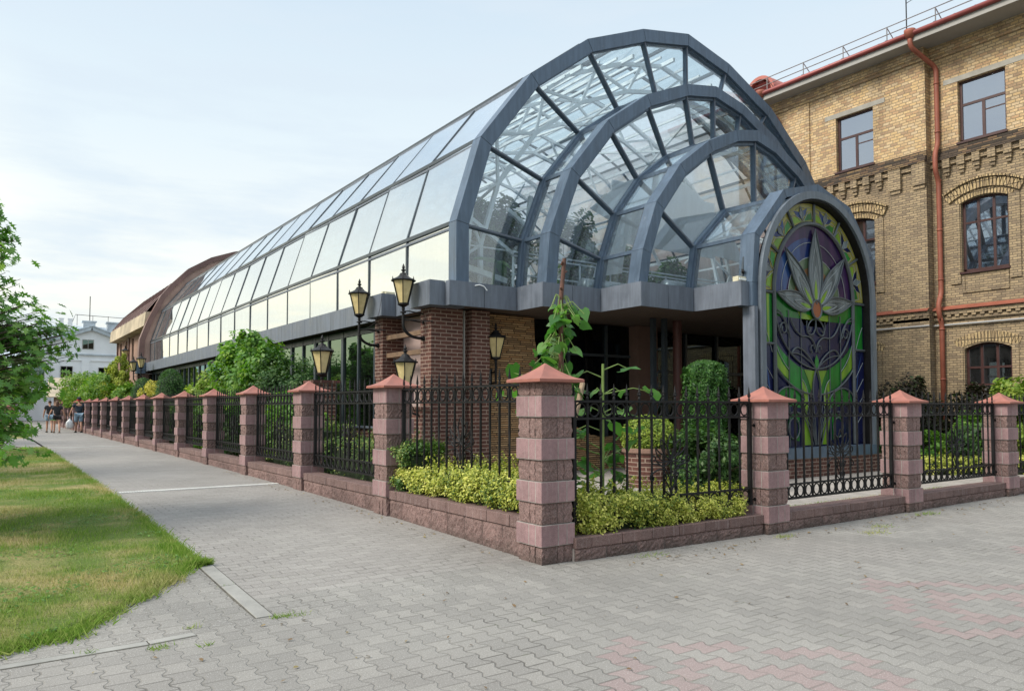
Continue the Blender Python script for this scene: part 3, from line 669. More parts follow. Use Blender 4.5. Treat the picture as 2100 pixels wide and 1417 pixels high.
# iron panels
def iron_panel(p,q,zb,zt,label):
    p=Vector((*p,0)); q=Vector((*q,0)); L=(q-p).length; d=(q-p)/L; ang=math.atan2(d.y,d.x)
    t=thing('railing_panel',label,'railing',(p.x,p.y,0),'wrought iron railing panels',ang)
    mb=MB(); H=zt-zb; g=.17
    for z in (zb,zt): mb.box(0,L,-.02,.02,z-.012,z+.012)
    for z in (zb+g,zt-g): mb.box(.03,L-.03,-.014,.014,z-.011,z+.011)
    for x in (0,L): mb.box(x-.02,x+.02,-.022,.022,zb-.02,zt+.0)
    for z in (zb+.04,zt-.27):
        mb.tube([(-.10,0,z),(0,0,z)],.011,6); mb.tube([(L,0,z),(L+.10,0,z)],.011,6)
        mb.tube([(-.10,0,z),(-.075,0,z)],.02,6); mb.tube([(L+.075,0,z),(L+.10,0,z)],.02,6)
    obj('frame',mb,M_iron,t,local=True)
    n=15; dx=L/n; bars=[]
    for i in range(1,n):
        x=dx*i; mb=MB(); mid=abs(i-n/2)<1.0
        zz=[zb,zt+.03]; 
        # square twisted bar
        tw=i%2==0; m=34 if tw else 2; b=len(mb.v)
        for k in range(m+1):
            u=k/m; z=zb+(H+.03)*u; a=(PI*5*min(1,max(0,(u-.36)/.32)) if tw else 0)+PI/4; r=.0118
            for c in range(4): mb.v.append((x+r*math.cos(a+c*PI/2)*1.2,r*math.sin(a+c*PI/2)*1.2,z))
        for k in range(m):
            for c in range(4):
                c2=(c+1)%4; mb.f.append((b+k*4+c,b+k*4+c2,b+k*4+4+c2,b+k*4+4+c))
        br=obj('bar',mb,M_iron,t,local=True)
    for i in range(0,n+1):
        x=min(max(dx*i,.0),L); mb=MB()
        mb.lathe([(.006,0),(.014,.012),(.014,.026),(.007,.034),(.007,.05),(.015,.060),(.010,.072),(.013,.085),(.004,.155),(.0008,.17)],6,(x,0,zt+.012))
        for s in (-1,1):
            mb.beam((x,0,zt+.052),(x+s*.022,0,zt+.070),.006,.010,(0,1,0)); mb.beam((x+s*.022,0,zt+.070),(x+s*.020,0,zt+.095),.005,.008,(0,1,0))
        obj('finial',mb,M_iron,t,local=True)
    for z in (zb+g/2,zt-g/2):
        for i in range(n):
            x=dx*(i+.5); mb=MB(); rr=g/2-.018
            mb.tube([(x+rr*.93*math.cos(a),0,z+rr*math.sin(a)) for a in [2*PI*k/18 for k in range(18)]],.0088,6,closed=True)
            obj('ring',mb,M_iron,t,local=True)
    # lotus ornament with scrolls
    mb=MB(); cx=L/2; cz=zb+H*.47; r=.0075; s=1.12
    def C(pts,rr=r,y=-.018): mb.tube([(cx+a*s,y,cz+b*s) for a,b in pts],rr,6)
    def bez(p0,p1,p2,p3,n=14): return [tuple((1-t)**3*p0[k]+3*(1-t)**2*t*p1[k]+3*(1-t)*t*t*p2[k]+t**3*p3[k] for k in (0,1)) for t in [i/n for i in range(n+1)]]
    for m in (-1,1):
        f=lambda pts:[(a*m,b) for a,b in pts]
        C(f(bez((0,0),(.05,.07),(.06,.15),(0,.25)))); C(f(bez((0,0),(.02,.08),(.05,.16),(.13,.20)))); C(f(bez((.13,.20),(.14,.12),(.10,.04),(0,0))))
        C(f(bez((0,0),(.08,.05),(.16,.06),(.20,.13)))); C(f(bez((.20,.13),(.20,.02),(.10,-.03),(0,0))))
        C(f(bez((0,0),(.07,-.03),(.16,-.02),(.19,.0)))); C(f(bez((.19,0),(.12,-.08),(.05,-.06),(0,0))))
        C(f(bez((0,-.24),(.02,-.10),(.10,-.04),(.22,-.03)))); 
        C(f([(.22+.045*(1-t*.75)*math.sin(t*6.5),-.03+.045-.045*(1-t*.75)*math.cos(t*6.5)) for t in [i/16 for i in range(17)]]))
        C(f(bez((.05,-.10),(.12,-.06),(.20,-.09),(.24,-.12)))); C(f([(.24+.038*(1-t*.75)*math.sin(t*6.5),-.12-.038+.038*(1-t*.75)*math.cos(t*6.5)) for t in [i/14 for i in range(15)]]))
        C(f(bez((0,-.34),(.02,-.22),(.10,-.18),(.10,-.12)))); C(f(bez((.10,-.12),(.06,-.12),(.05,-.17),(.07,-.19))))
        C(f(bez((0,-.34),(.06,-.30),(.09,-.30),(.08,-.25))))
    C([(0,-.34),(0,0)],.009); 
    obj('lotus_ornament',mb,M_iron,t,local=True)
    return t
pp=None
for i in range(len(PY)-1):
    lab='black wrought iron railing of the street fence between the %s and %s pillars'%('corner' if i==0 else ORD[i-1],ORD[i])
    if i==0: iron_panel((PX+.02,PY[0]+.26),(PX+.02,PY[1]-.26),.52,1.69,lab)
    elif i==1: pp=iron_panel((PX+.02,PY[1]+.26),(PX+.02,PY[2]-.26),.52,1.69,lab)
    else: copytree(pp,(PX+.02,PY[i]+.26,0),PI/2,lab)
for i in range(4):
    iron_panel((XS[i]+.28,5.60 if i==0 else RYL),(XS[i+1]-.27,RYL),.35,1.52,'black wrought iron railing of the courtyard fence, %s panel right of the corner pillar'%ORD[i])
# ================= greenhouse =================
XC=14.65
H1=[(-6.92,3.95),(-6.92,5.22),(-6.34,7.04),(-5.05,8.70),(-3.42,9.93),(-1.62,10.70),(0,11.05)]
H2=[(-5.32,3.95),(-5.22,5.04),(-4.65,6.46),(-3.6,7.72),(-2.4,8.57),(-1.08,9.15),(0,9.36)]
H3=[(-3.88,3.95),(-3.75,4.67),(-3.35,5.70),(-2.62,6.62),(-1.70,7.30),(-.76,7.74),(0,7.90)]
H4=[(-2.38,3.95),(-2.20,4.97),(-1.15,5.95),(0,6.30)]
def full(H): return H+[(-x,z) for x,z in H[-2::-1]]
def W_(H): return [(XC+x,z) for x,z in full(H)]
def offs(P,d,close0=True):
    """offset an open (x,z) polyline inward by d"""
    out=[]; n=len(P)
    for i in range(n):
        ns=[]
        for a,b in ((i-1,i),(i,i+1)):
            if a<0 or b>=n: continue
            dx=P[b][0]-P[a][0]; dz=P[b][1]-P[a][1]; l=math.hypot(dx,dz); ns.append((dz/l,-dx/l))
        nx=sum(v[0] for v in ns)/len(ns); nz=sum(v[1] for v in ns)/len(ns); l2=nx*nx+nz*nz
        out.append((P[i][0]+nx*d/l2,P[i][1]+nz*d/l2))
    out[0]=(out[0][0],P[0][1]); out[-1]=(out[-1][0],P[-1][1]); return out
YF=[12.80,11.92,10.74,9.22]; YEND=46.6
GH=thing('greenhouse','long glass barrel vaulted greenhouse with stepped blue grey arches at its front','greenhouse',(XC,12.8,0))
A1,A2,A3,A4=W_(H1),W_(H2),W_(H3),W_(H4)
# arch ribs
def rib(P,y0,y1,out_,inn,m,name='arch_rib'):
    """boxed cladding rib, one clad segment per facet with fine seams"""
    o=offs(P,-out_); i=offs(P,inn); mb=MB(); n=len(P)
    for k in range(n-1):
        def lerp(a,b,t): return (a[0]+(b[0]-a[0])*t,a[1]+(b[1]-a[1])*t)
        e=.004
        a,b=lerp(o[k],o[k+1],e),lerp(o[k],o[k+1],1-e); c,d=lerp(i[k],i[k+1],e),lerp(i[k],i[k+1],1-e)
        mb.bandY([a,b],[c,d],y0,y1)
    r=obj(name,mb,m,GH)
    mb=MB(); mb.bandY(offs(P,-out_+.006),offs(P,inn-.006),y0+.006,y1-.006); obj('rib_core',mb,M_mull,r)
    return r
rib(A1,12.80,13.10,.04,.26,M_steel); rib(A2,11.92,12.24,.04,.23,M_steel); rib(A3,10.74,11.06,.04,.21,M_steel)
A4i=offs(A4,.10)
# long side glazing
cols=[13.10]+[13.0+2.02*k for k in range(1,17)]+[YEND-.05]
NC=len(cols)-1
def quadpane(name,a,b,c,d,m,parent,th=.012):
    a,b,c,d=[Vector(v) for v in (a,b,c,d)]; n=(b-a).cross(d-a).normalized()*th/2; mb=MB()
    vs=[a-n,b-n,c-n,d-n,a+n,b+n,c+n,d+n]; mb.add(vs,[(0,3,2,1),(4,5,6,7),(0,1,5,4),(1,2,6,5),(2,3,7,6),(3,0,4,7)]); return obj(name,mb,m,parent)
rp=random.Random(8)
for s in range(3):
    for k in range(NC):
        (x0,z0),(x1,z1)=A1[s],A1[s+1]; y0,y1=cols[k]+.012,cols[k+1]-.012
        ja=rp.uniform(-.010,.010); jb=rp.uniform(-.010,.010); j=[ja,-ja,-ja+jb,ja+jb]
        quadpane('side_pane',(x0+j[0],y0,z0),(x0+j[1],y1,z0),(x1+j[2],y1,z1),(x1+j[3],y0,z1),M_sideglass,GH)
for s in range(3,12):
    mb=MB(); (x0,z0),(x1,z1)=A1[s],A1[s+1]
    for k in range(NC):
        y0,y1=cols[k]+.012,cols[k+1]-.012; mb.add([(x0,y0,z0),(x0,y1,z0),(x1,y1,z1),(x1,y0,z1)],[(0,3,2,1)])
    obj('roof_glazing_strip',mb,M_roofglass if s<7 else M_frost,GH)
for k in range(1,NC+1):
    mb=MB(); y=cols[k]
    mb.bandY(offs(A1,-.022),offs(A1,.05),y-.026,y+.026); obj('mullion',mb,M_mull,GH)
for s in range(13):
    mb=MB(); x,z=A1[s]; mb.beam((x,13.1,z+(.02 if s in(0,12) else 0)),(x,YEND,z+(.02 if s in(0,12) else 0)),.075,.075); obj('glazing_purlin',mb,M_mull,GH)
    if s in (1,2,3):
        (xa,za),(xb,zb)=A1[s-1],A1[s]; l=math.hypot(xb-xa,zb-za); mb=MB(); 
        xx,zz=xb-(xb-xa)/l*.11-(zb-za)/l*.01,zb-(zb-za)/l*.11; mb.beam((xx,13.1,zz),(xx,YEND,zz),.03,.05); obj('glazing_purlin',mb,M_steel2,GH)
# barrels 2,3,4
def barrel(P,y0,y1):
    n=len(P)
    for s in range(n-1):
        (x0,z0),(x1,z1)=P[s],P[s+1]; quadpane('bay_pane',(x0,y0,z0),(x0,y1,z0),(x1,y1,z1),(x1,y0,z1),M_frontglass,GH)
    for s in range(n):
        mb=MB(); x,z=P[s]; mb.beam((x,y0,z),(x,y1,z),.075,.075); obj('bay_mullion',mb,M_steel,GH)
    mb=MB(); mb.bandY(offs(P,-.02),offs(P,.10),y1-.13,y1-.05); obj('bay_frame',mb,M_steel,GH)
    mb=MB(); mb.bandY(offs(P,-.012),offs(P,.07),y0+.01,y0+.05); obj('bay_frame',mb,M_mull,GH)
barrel(A2,12.24,12.92); barrel(A3,11.06,12.05); barrel(A4i,9.48,10.88)
# gable planes with radial mullions
def gable(outer,inner,y,pairs):
    O=offs(outer,.22); 
    for (i,j),(i2,j2) in zip(pairs[:-1],pairs[1:]):
        pts=[O[k] for k in range(i,i2+1)]+[inner[k] for k in range(j2,j-1,-1)]
        mb=MB(); mb.prismY(pts,y-.006,y+.006); obj('gable_pane',mb,M_frontglass,GH)
    for i,j in pairs:
        a,b=O[i],inner[j]; mb=MB(); mb.beam((a[0],y,a[1]),(b[0],y,b[1]),.055,.12,(0,1,0)); obj('radial_mullion',mb,M_steel,GH)
        mb=MB(); mb.beam((a[0],y-.05,a[1]),(b[0],y-.05,b[1]),.035,.05,(0,1,0)); obj('radial_mullion_cover',mb,M_steel2,GH)
    mb=MB(); mb.bandY(O,offs(O,.07),y-.05,y+.05); obj('gable_frame',mb,M_steel,GH)
    mb=MB(); mb.bandY(offs(inner,-.07),offs(inner,.05),y-.09,y+.04); obj('gable_frame',mb,M_steel,GH)
p13=[(i,i) for i in range(13)]
gable(A1,A2,12.92,p13); gable(A2,A3,12.05,p13); gable(A3,A4i,10.88,[(0,0),(2,1),(4,2),(6,3),(8,4),(10,5),(12,6)])
# floor slab, soffit, cornice
path=[(7.42,YEND),(7.42,15.75),(7.08,15.75),(7.08,14.95),(7.42,14.95),(7.42,13.62),(7.07,13.62),(7.07,12.77),(7.42,12.77),(7.42,12.60),(9.05,12.60),(9.05,11.72),(10.60,11.72),(10.60,10.54),(12.15,10.54),(12.15,9.34),(12.42,9.34)]
mirror=[(2*XC-x,y) for x,y in path[::-1]]
mb=MB()
def cornice(path,m):
    """hung panels with open joints"""
    n=0
    for i in range(len(path)-1):
        a=Vector((*path[i],0)); b=Vector((*path[i+1],0)); d=b-a; L=d.length; d/=L; nrm=Vector((d.y,-d.x,0))
        # inward is to the left of travel for the front path
        k=max(1,round(L/1.01)) if L>1.7 else (2 if L>1.2 else 1)
        for j in range(k):
            p=a+d*(L*j/k+.006); q=a+d*(L*(j+1)/k-.006)
            P=[p,q,q-nrm*.04,p-nrm*.04]
            zt=3.965; zb=3.475
            vs=[(v.x,v.y,zb) for v in P]+[(v.x,v.y,zt) for v in P]
            m_=MB(); m_.add(vs,[(0,3,2,1),(4,5,6,7),(0,1,5,4),(1,2,6,5),(2,3,7,6),(3,0,4,7)])
            obj('cornice_panel',m_,m,GH)
def inward(path,d):
    out=[]; n=len(path)
    for i,(x,y) in enumerate(path):
        vx=vy=0
        for a,b in ((i-1,i),(i,i+1)):
            if a<0 or b>=n: continue
            dx,dy=path[b][0]-path[a][0],path[b][1]-path[a][1]; l=math.hypot(dx,dy); 
            if abs(dx)>abs(dy): vy=-dx/l*-1
            else: vx=-dy/l
        out.append((x+vx*d*(1),y+vy*d)); 
    return out
cornice(path,M_steel2)
fr=[(17.0,9.34)]+[p for p in mirror if p[0]>17.0 and p[1]<12.7]+[(22.1,12.6)]
fr=[(16.88,9.34),(17.15,9.34),(17.15,10.54),(18.70,10.54),(18.70,11.72),(20.25,11.72),(20.25,12.60),(22.0,12.60)]
cornice(fr,M_steel2)
e=.045
slab=[(7.42+e,YEND),(7.42+e,12.6+e),(9.05+e,12.6+e),(9.05+e,11.72+e),(10.6+e,11.72+e),(10.6+e,10.54+e),(12.15+e,10.54+e),(12.15+e,9.62),(17.15-e,9.62),(17.15-e,10.54+e),(18.7-e,10.54+e),(18.7-e,11.72+e),(20.25-e,11.72+e),(20.25-e,12.6+e),(22.0,12.6+e),(22.0,YEND)]
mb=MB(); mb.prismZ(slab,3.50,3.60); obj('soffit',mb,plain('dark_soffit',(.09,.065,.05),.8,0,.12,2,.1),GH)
mb=MB(); mb.prismZ([(x,y) for x,y in slab],3.90,3.945); obj('cornice_cap',mb,M_steel,GH)
mb=MB(); mb.prismZ([(x+.0,y) for x,y in slab],3.62,3.88); obj('floor_slab',mb,M_steel2,GH)
for x0,x1,y0,y1 in ((7.10,7.9,14.99,15.71),(7.09,7.9,12.81,13.58)):
    mb=MB(); mb.box(x0,x1,y0,y1,3.47,3.94); obj('cornice_block',mb,M_steel2,GH)
# brick piers and walls under the cornice
def bx(name,m,*a,bev=0,par=None):
    mb=MB(); mb.box(*a); return obj(name,mb,m,par or GH,bevel=bev)
bx('brick_pier',M_brickR,7.28,8.02,13.08,13.52,0,3.47)
bx('brick_pier',M_brickR,7.28,8.05,15.30,15.70,0,3.47)
bx('brick_pier',M_brickR,8.18,8.62,12.98,13.5,0,3.47)
bx('pier_recess_wall',M_brickR,7.9,8.3,13.2,13.5,0,3.47)
mb=MB(); mb.tube([(8.10,13.16,0.1),(8.10,13.16,3.46)],.022,8); obj('white_pipe',mb,M_soffit,GH)
bx('brick_plinth',M_brickR,6.95,7.27,12.85,13.75,0,1.42); bx('plinth_cap',M_brickR,6.90,7.275,12.80,13.80,1.422,1.48)
bx('plaster_wall',M_plaster,7.80,7.95,13.52,15.30,0,3.47)
for z in (2.62,3.02):
    mb=MB(); mb.beam((7.42,13.40,z),(7.42,15.45,z),.10,.10); obj('timber_beam',mb,M_wood,GH)
# long side wall: base, dark windows, piers
bx('base_wall',M_brickR,7.72,7.92,15.70,YEND,0,.95)
bx('window_sill',M_steel2,7.66,7.95,15.71,YEND,.955,1.0)
mb=MB(); 
for k in range(1,31):
    y=15.7+k*1.01; w=.07 if k%2 else .035
    mb.box(7.74,7.84,y-w,y+w,1.0,3.47)
mb.box(7.75,7.83,15.7,YEND,3.30,3.47); obj('window_mullions',mb,M_mull,GH)
rp=random.Random(3)
for k in range(31):
    y0=15.74+k*1.01; y1=min(y0+.97,YEND); j=rp.uniform(-.010,.010)
    quadpane('ribbon_window_pane',(7.79+j,y0,1.0),(7.79-j,y1,1.0),(7.79-j*.5,y1,3.31),(7.79+j*.5,y0,3.31),M_lowglass,GH)
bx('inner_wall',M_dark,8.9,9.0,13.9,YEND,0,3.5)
# stone wall with a round opening
import itertools
ys=13.30
hole=[(10.02,3.47),(10.04,3.0),(10.14,2.45),(10.36,1.90),(10.70,1.42),(11.15,1.05),(11.7,.82),(12.2,.74),(12.75,.80),(13.22,.95)]
poly=[(8.62,0),(13.25,0),(13.25,.95)]+hole[::-1]+[(8.62,3.47)]
mb=MB(); mb.prismY(poly,ys,ys+.22); obj('ledge_stone_wall',mb,M_stone,GH)
bx('round_window_pane',M_entglass,10.0,13.3,13.62,13.64,.6,3.47)
mb=MB()
for x in (11.25,12.45): mb.box(x-.035,x+.035,13.56,13.61,.6,3.47)
mb.box(10,13.3,13.57,13.61,2.70,2.76); obj('round_window_mullions',mb,M_mull,GH)
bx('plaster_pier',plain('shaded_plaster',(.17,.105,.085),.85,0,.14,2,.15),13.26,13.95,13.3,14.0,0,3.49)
# recessed entrance glazing
mb=MB()
for x in (13.97,14.35,15.7,17.0,18.3,19.6,20.9): mb.box(x-.035,x+.035,13.9,13.98,0,3.47)
mb.box(13.95,22,13.91,13.97,2.38,2.46); mb.box(13.95,22,13.91,13.97,1.2,1.26); obj('entrance_frame',mb,M_mull,GH)
bx('entrance_glazing',M_entglass,13.97,22.0,13.99,14.0,0,3.47)
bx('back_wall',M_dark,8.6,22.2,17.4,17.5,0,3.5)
mb=MB(); mb.prismZ([(9,14.2),(22,14.2),(22,17.3),(9,17.3)],.01,.02); obj('interior_floor',mb,M_brownpl,GH)
# round column, steel ornament posts
mb=MB(); mb.tube([(13.30,12.05,0),(13.30,12.05,3.49)],.105,20); mb.tube([(13.3,12.05,3.1),(13.3,12.05,3.13)],.112,20); mb.tube([(13.3,12.05,1.9),(13.3,12.05,1.93)],.112,20)
obj('round_column',mb,plain('maroon_column',(.12,.05,.045),.5,0,.1,4,.05),GH,smooth=False)
mb=MB()
for x,y in ((12.42,11.98),(12.70,11.9)): mb.box(x-.05,x+.05,y-.05,y+.05,0,3.49)
def arcpts(cx,cz,r,a0,a1,n=14): return [(cx+r*math.cos(R(a0+(a1-a0)*i/n)),11.95,cz+r*math.sin(R(a0+(a1-a0)*i/n))) for i in range(n+1)]
mb.tube(arcpts(12.68,2.6,.24,0,180),.014,6); mb.tube(arcpts(12.6,2.2,.09,-90,200),.014,6); mb.tube(arcpts(12.58,1.95,.06,90,400),.014,6)
mb.tube([(12.45,11.95,1.3),(12.7,11.95,1.75),(12.9,11.95,1.3)],.012,6); obj('wrought_post_screen',mb,M_mull,GH)
# interior white steelwork
Ai=offs(A1,.45); Aj=offs(A1,1.15)
for k,y in enumerate([13.75,16.5,19.5,22.5,25.7,29.7,33.7,37.7,41.7]):
    mb=MB(); n=13
    for s in range(12):
        for Q in (Ai,Aj): mb.beam((Q[s][0],y,Q[s][1]),(Q[s+1][0],y,Q[s+1][1]),.09,.09,(0,1,0))
        m=((Ai[s][0]+Ai[s+1][0])/2,(Ai[s][1]+Ai[s+1][1])/2)
        mb.beam((Aj[s][0],y,Aj[s][1]),(m[0],y,m[1]),.06,.06,(0,1,0)); mb.beam((m[0],y,m[1]),(Aj[s+1][0],y,Aj[s+1][1]),.06,.06,(0,1,0))
    obj('arched_truss',mb,M_white,GH)
mb=MB()
for s in range(13):
    mb.beam((Ai[s][0],13.3,Ai[s][1]+.02),(Ai[s][0],YEND,Ai[s][1]+.02),.07,.10)
    if s<12 and 1:
        for f in (.33,.67):
            mb.beam((Ai[s][0]*(1-f)+Ai[s+1][0]*f,13.3,(Ai[s][1]*(1-f)+Ai[s+1][1]*f)+.05),(Ai[s][0]*(1-f)+Ai[s+1][0]*f,YEND,(Ai[s][1]*(1-f)+Ai[s+1][1]*f)+.05),.045,.06)
obj('roof_purlins',mb,M_white,GH)
mb=MB()
for s in (1,3,5,7,9):
    for a,b in ((13.75,17.7),(21.7,25.7)):
        mb.beam((Aj[s][0],a,Aj[s][1]),(Aj[s+1][0],b,Aj[s+1][1]),.05,.05); mb.beam((Aj[s+1][0],a,Aj[s+1][1]),(Aj[s][0],b,Aj[s][1]),.05,.05)
obj('wind_bracing',mb,M_white,GH)
mb=MB()
for P,y in ((A2,12.35),(A3,11.35)):
    Q=offs(P,.34); 
    for s in range(12): mb.beam((Q[s][0],y,Q[s][1]),(Q[s+1][0],y,Q[s+1][1]),.06,.06,(0,1,0))
for x,z in ((8.35,3.95),(9.9,3.95)): mb.beam((x,13.6,z),(x+.25,13.6,6.3),.09,.09); mb.beam((x-.4,13.6,5.9),(x+1.3,13.6,4.9),.08,.08); 
mb.beam((7.9,13.5,4.55),(9.4,13.5,4.25),.10,.12); mb.beam((7.9,13.35,4.9),(21.5,13.35,4.9),.03,.03)
obj('front_braces',mb,M_white,GH)
M_duct=plain('galvanised_duct',(.30,.33,.36),.35,.5,.1,3,.05)
mb=MB(); mb.tube([(10.75,12.5,4.15),(12.5,12.5,4.15)],.17,20); mb.tube([(12.3,11.5,4.15),(13.6,11.5,4.15)],.15,20); obj('air_duct',mb,M_duct,GH,smooth=True)
# railing inside
mb=MB()
for z in (4.35,4.75): mb.beam((9.3,13.1,z),(20,13.1,z),.03,.03)
for i in range(12): mb.beam((9.3+i*.95,13.1,3.95),(9.3+i*.95,13.1,4.78),.03,.03)
obj('inner_railing',mb,M_white,GH)
bx('right_end_wall',M_brownpl,21.6,21.75,13.2,YEND,3.95,7.6)
g=NG('white_fabric'); dd=g.n('ShaderNodeBsdfDiffuse'); dd.inputs[0].default_value=(.88,.89,.91,1); tt=g.n('ShaderNodeBsdfTranslucent'); tt.inputs[0].default_value=(.90,.91,.93,1); mm_=g.n('ShaderNodeMixShader'); mm_.inputs[0].default_value=.55; g.l(dd.outputs[0],mm_.inputs[1]); g.l(tt.outputs[0],mm_.inputs[2]); g.l(mm_.outputs[0],g.out.inputs[0]); M_fab=g.m

bx('inner_white_screen',M_fab,13.0,17.0,13.95,13.98,5.7,7.3)
mb=MB(); mb.prismY([(XC+x,z) for x,z in ((-2.7,6.3),(-1.75,7.05),(-.76,7.5),(0,7.66),(.76,7.5),(1.7,7.05),(2.7,6.35),(3.2,5.6),(.6,5.75),(-.9,5.9),(-1.7,6.0))],13.60,13.61); obj('inner_white_sheet',mb,M_fab,GH)  # added white sheet, imitates bright sky reflected in the upper front panes
mb=MB(); mb.prismY([(XC+x,z) for x,z in ((-3.2,5.0),(-2.6,6.2),(-2.2,6.1),(-2.5,4.6),(-3.4,4.4))],12.70,12.71); obj('inner_white_sheet',mb,M_fab,GH)
# gable rear wall is the brown building
# small fittings
mb=MB(); mb.box(7.25,7.55,15.25,15.32,3.95,4.06); mb.box(7.3,7.5,15.18,15.25,3.96,4.04); 
M_cream=plain('cream_fitting',(.62,.58,.42),.5,0,.1,8,.05)
t=obj('floodlight',mb,M_cream,None,loc=(7.4,15.25,3.95)); tag(t,'small cream floodlight on the cornice block above the second pier','floodlight')
t=thing('floodlight_row','cream light box with a small camera on the cornice beside the coloured window','light box',(12.32,9.5,3.965))
mb=MB(); mb.box(12.17,12.47,9.42,9.56,3.967,4.07); obj('box',mb,M_cream,t,bevel=.008)
mb=MB()
for i in range(4): mb.box(12.195+i*.068,12.235+i*.068,9.408,9.42,3.995,4.035)
obj('lens',mb,M_white,t)
mb=MB(); mb.tube([(12.40,9.5,4.07),(12.42,9.48,4.17)],.012,6); mb.beam((12.34,9.44,4.20),(12.50,9.56,4.16),.05,.05); obj('camera',mb,M_iron,t)
mb=MB(); mb.tube([(8.0,12.585,3.90),(8.1,12.57,3.925),(8.2,12.56,3.90),(8.27,12.55,3.82)],.010,6); t=obj('hose_end',mb,M_white,None,loc=(8.1,12.57,3.85)); tag(t,'short white hose end curling over the front cornice','hose')
mb=MB()
mb.tube([(7.06,14.9,3.9),(7.04,14.95,3.6),(7.03,15.1,3.35),(6.75,15.45,3.05)],.005,5)
t=obj('cable',mb,M_iron,None,loc=(7.0,15.1,3.4)); tag(t,'thin black cable hanging from the cornice to the second bracket lamp','cable')

# ================= coloured window =================
SW=obj('window_surround',MB().box(XC-2.2,XC+2.2,9.5,9.52,.48,.5),M_dark,GH); SW.name='stained_glass_window'; LOC[SW.name]=LOC[GH.name]
def OX(l): return [(XC+.05+x,z) for x,z in l]
outer=[(-2.17,.40),(-2.17,3.9),(-2.14,4.45),(-2.0,5.0),(-1.66,5.50),(-1.17,5.92),(-.60,6.14),(0,6.20),(.60,6.14),(1.17,5.92),(1.66,5.50),(2.0,5.0),(2.14,4.45),(2.17,3.9),(2.17,.40)]
def ell(rx,rz,z0,n,zb=None):
    p=[(-rx*math.cos(PI*i/n),z0+rz*math.sin(PI*i/n)) for i in range(n+1)]
    return ([(-rx,zb)]+p+[(rx,zb)]) if zb is not None else p
inn=ell(1.98,2.09,3.86,36,.62)
# resample outer to same count
def resample(P,n):
    d=[0]
    for a,b in zip(P[:-1],P[1:]): d.append(d[-1]+math.hypot(b[0]-a[0],b[1]-a[1]))
    return [(float(np.interp(t,d,[p[0] for p in P])),float(np.interp(t,d,[p[1] for p in P]))) for t in np.linspace(0,d[-1],n)]
outarch=[(-2.17,.40)]+resample(outer[1:-1],37)+[(2.17,.40)]
rnd_=ell(2.13,2.25,3.86,36,.40); inn_=[(inn[0][0],.40)]+inn[1:-1]+[(inn[-1][0],.40)]
mb=MB(); mb.bandY(OX(rnd_),OX(inn),9.18,9.26); obj('arched_front_frame',mb,cladding('patinated_steel',(.15,.18,.215),.45,.3),SW)
OF=[(-2.30,3.48),(-2.30,3.95),(-2.20,4.95),(-1.22,5.99),(.02,6.31),(1.26,5.99),(2.18,4.97),(2.28,3.95),(2.28,.42)]
of=OX(OF)
for k in range(len(of)-1):
    def lp(a,b,t): return (a[0]+(b[0]-a[0])*t,a[1]+(b[1]-a[1])*t)
    io_=offs(of,.17); mb=MB(); mb.bandY([lp(of[k],of[k+1],.004),lp(of[k],of[k+1],.996)],[lp(io_[k],io_[k+1],.004),lp(io_[k],io_[k+1],.996)],9.262,9.60); obj('frame_jamb',mb,M_steel,SW)
mb=MB(); mb.bandY(OX(inn),OX(ell(1.95,2.05,3.86,36,.62)),9.24,9.42); obj('inner_reveal',mb,M_iron,SW)
mb=MB(); mb.box(XC-2.25,XC-2.14,9.22,9.50,0,3.47); obj('frame_leg',mb,M_steel2,SW)
mb=MB(); mb.box(XC+2.12,XC+2.28,9.24,9.52,0,3.47); obj('frame_leg',mb,M_steel2,SW)
bx('brick_base',M_brickR,XC-2.45,XC+2.4,9.20,9.75,0,.40); bx('bottom_rail',M_steel,XC-2.2,XC+2.18,9.17,9.5,.402,.62)
YG=9.40
def cglass(name,col,col2=None,sc=1.2,rough=.08):
    key='cg'+name
    if key in MATS: return MATS[key]
    g=NG(name); c=g.coord(); p=g.xyz(c); n=g.noise(g.comb(g.ma('MULTIPLY',p[0],3),p[1],g.ma('MULTIPLY',p[2],.6)),sc,4,.6)
    k=g.mix(g.mr(n,.35,.65),col,col2 or tuple(x*.45 for x in col)); 
    g.bsdf(k,rough+.1,0,.2,g.bump(g.noise(c,3,2),.05,.01),coat=.06); MATS[key]=g.m; return g.m
C_=dict(purple=cglass('violet_glass',(.050,.018,.075),(.015,.010,.045)),blue=cglass('blue_glass',(.03,.075,.21),(.012,.022,.10)),navy=cglass('navy_glass',(.010,.013,.060),(.005,.007,.028)),
 green=cglass('green_glass',(.018,.20,.025),(.010,.085,.015)),lime=cglass('lime_glass',(.20,.34,.025),(.10,.21,.02)),yellow=cglass('yellow_glass',(.34,.30,.07),(.20,.22,.06)),
 clear=cglass('pale_grey_glass',(.19,.225,.24),(.045,.062,.07)),amber=cglass('amber_glass',(.28,.085,.03),(.20,.06,.02)),mint=cglass('mint_glass',(.14,.20,.11),(.08,.12,.07)),sand=cglass('sand_glass',(.30,.17,.09),(.2,.1,.05)))
M_lead2=plain('pale_lead_line',(.30,.33,.34),.5,.1,.1,8,.05)
def piece(col,pts,lay,name='glass_piece'):
    mb=MB(); mb.prismY(OX(pts),YG-lay*.004-.002,YG-lay*.004); return obj(name,mb,C_[col],SW)
def came(pts,r=.022,lay=12,m=None,closed=False,name='lead_came'):
    mb=MB(); mb.tube([(XC+.05+x,YG-lay*.004,z) for x,z in pts],r,6,closed=closed); return obj('pale_glass_line' if (m is not None and m is M_lead2) else name,mb,m or M_lead,SW)
